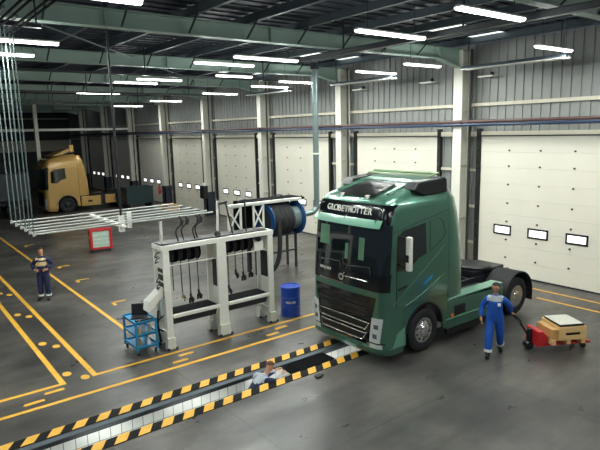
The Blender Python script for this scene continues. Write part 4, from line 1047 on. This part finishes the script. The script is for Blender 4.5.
# standing man at left, hands at the belt
J = dict(pelvis=(0, 0, .96), waist=(.0, 0, 1.14), chest=(.0, 0, 1.32), neck=(.0, 0, 1.53), head=(.02, .0, 1.66), face=(1, -.15, -.12),
    shl=(0, .165, 1.405), shr=(0, -.165, 1.405), elr=(-.04, -.34, 1.17), wrr=(.16, -.2, 1.06), har=(.2, -.13, 1.05), palmr=(-1, .2, 0),
    ell=(-.04, .34, 1.17), wrl=(.16, .2, 1.06), hal=(.2, .13, 1.05), palml=(-1, -.2, 0),
    hil=(0, .1, .9), hir=(0, -.1, .9), knl=(.02, .11, .5), anl=(0, .12, .1), tol=(.14, .15, .04), knr=(.02, -.11, .5), anr=(0, -.12, .1), tor=(.14, -.15, .04),
    yz=(-.14, .12, .17), bz=.02)
person('person', 'man in navy overalls with a cream chest panel standing on the yellow line', (4.12, 19.6, 0), math.radians(240), J, 'cover_navy', 'cover_beige', 'cover_navy')
# man in the pit, leaning forward (+X), seen from behind
J = dict(pelvis=(-.42, .05, .95), waist=(-.38, .03, 1.12), chest=(-.2, 0, 1.36), neck=(.02, 0, 1.53), head=(.12, .0, 1.64), face=(1, -.2, -.45),
    shl=(-.12, .2, 1.46), shr=(-.12, -.2, 1.46), elr=(.12, -.24, 1.36), wrr=(.36, -.14, 1.44), har=(.44, -.1, 1.46), palmr=(0, .3, -1),
    ell=(.16, .22, 1.34), wrl=(.4, .12, 1.44), hal=(.47, .1, 1.46), palml=(0, -.3, -1),
    hil=(-.42, .12, .9), hir=(-.42, -.08, .9), knl=(-.3, .12, .5), anl=(-.36, .13, .1), tol=(-.2, .14, .045), knr=(-.3, -.1, .5), anr=(-.36, -.11, .1), tor=(-.2, -.12, .045),
    yz=(.06, .2, .2), bz=9, bands=False)
person('person', 'man in blue and grey overalls standing in the inspection pit, head above the floor', (6.38, 9.70, -1.42), math.radians(6), J, 'cover_navy', 'cover_grey', None, hairm='brownhair')
struct(obj('floor_grating', BX(5.4, 7.2, 9.3, 9.95, -1.55, -1.421), 'darkmetal'))
# pit drain tray
T = thing('drain_tray', 'black oil drain tray on a jack inside the inspection pit', 'tray', (7.75, 9.7, -1.55))
bm = bmesh.new()
top = [(-.55, -.2), (.5, -.2), (.5, .28), (-.55, .28)]; bot = [(-.3, -.12), (.3, -.12), (.3, .12), (-.3, .12)]
A = [bm.verts.new((x, y, 1.52)) for x, y in top]; B = [bm.verts.new((x, y, 1.3)) for x, y in bot]; A2 = [bm.verts.new((x*.95, y*.92, 1.52)) for x, y in top]; B2 = [bm.verts.new((x*.9, y*.9, 1.32)) for x, y in bot]
for i in range(4):
    j = (i+1) % 4; bm.faces.new((A[i], A[j], B[j], B[i])); bm.faces.new((A2[i], B2[i], B2[j], A2[j])); bm.faces.new((A[i], A2[i], A2[j], A[j]))
bm.faces.new(B); bm.faces.new(B2)
obj('funnel', bm, 'black', T); obj('jack_column', TB([(0, 0, .05), (0, 0, 1.32)], .08, 10), 'black', T); obj('jack_base', BX(-.3, .3, -.2, .2, 0, .06), 'black', T)
obj('lid', PR([(-.72, 1.47), (-.5, 1.52), (.5, 1.54), (.5, 1.56), (-.5, 1.545), (-.73, 1.49)], -.2, .26, 'y'), 'matt', T)
tag(obj('rag', (lambda b: (prism(b, [(-.1, -.06), (0, -.1), (.12, -.05), (.15, .04), (.02, .08), (-.08, .05)], .001, .05, 'z'), b)[1])(bmesh.new()), 'black', bevel=.02, loc=(7.3, 8.98, 0)), 'small dark crumpled rag on the floor beside the near striped kerb', 'rag')

# ------------------------------------------------------------------ world, camera, view
w = bpy.data.worlds.new('World'); bpy.context.scene.world = w; w.use_nodes = True
w.node_tree.nodes['Background'].inputs[0].default_value = (.62, .78, 1, 1); w.node_tree.nodes['Background'].inputs[1].default_value = .12
f, yaw, pitch, roll = 552.995, .91646, .167864, -.0230142
F = Vector((math.cos(yaw)*math.cos(pitch), math.sin(yaw)*math.cos(pitch), -math.sin(pitch)))
ri = F.cross(Vector((0, 0, 1))).normalized(); up = ri.cross(F)
r2 = ri*math.cos(roll)+up*math.sin(roll); u2 = -ri*math.sin(roll)+up*math.cos(roll)
cam = bpy.data.cameras.new('Camera'); co = bpy.data.objects.new('Camera', cam); C.objects.link(co)
cam.sensor_width = 36; cam.lens = f/600*36; cam.clip_end = 300
m = Matrix((r2, u2, -F)).transposed().to_4x4(); m.translation = Vector((0, 0, 5.4)); co.matrix_world = m
sc = bpy.context.scene; sc.camera = co
sc.view_settings.view_transform = 'Standard'; sc.view_settings.look = 'None'; sc.view_settings.gamma = 1; sc.view_settings.exposure = 0
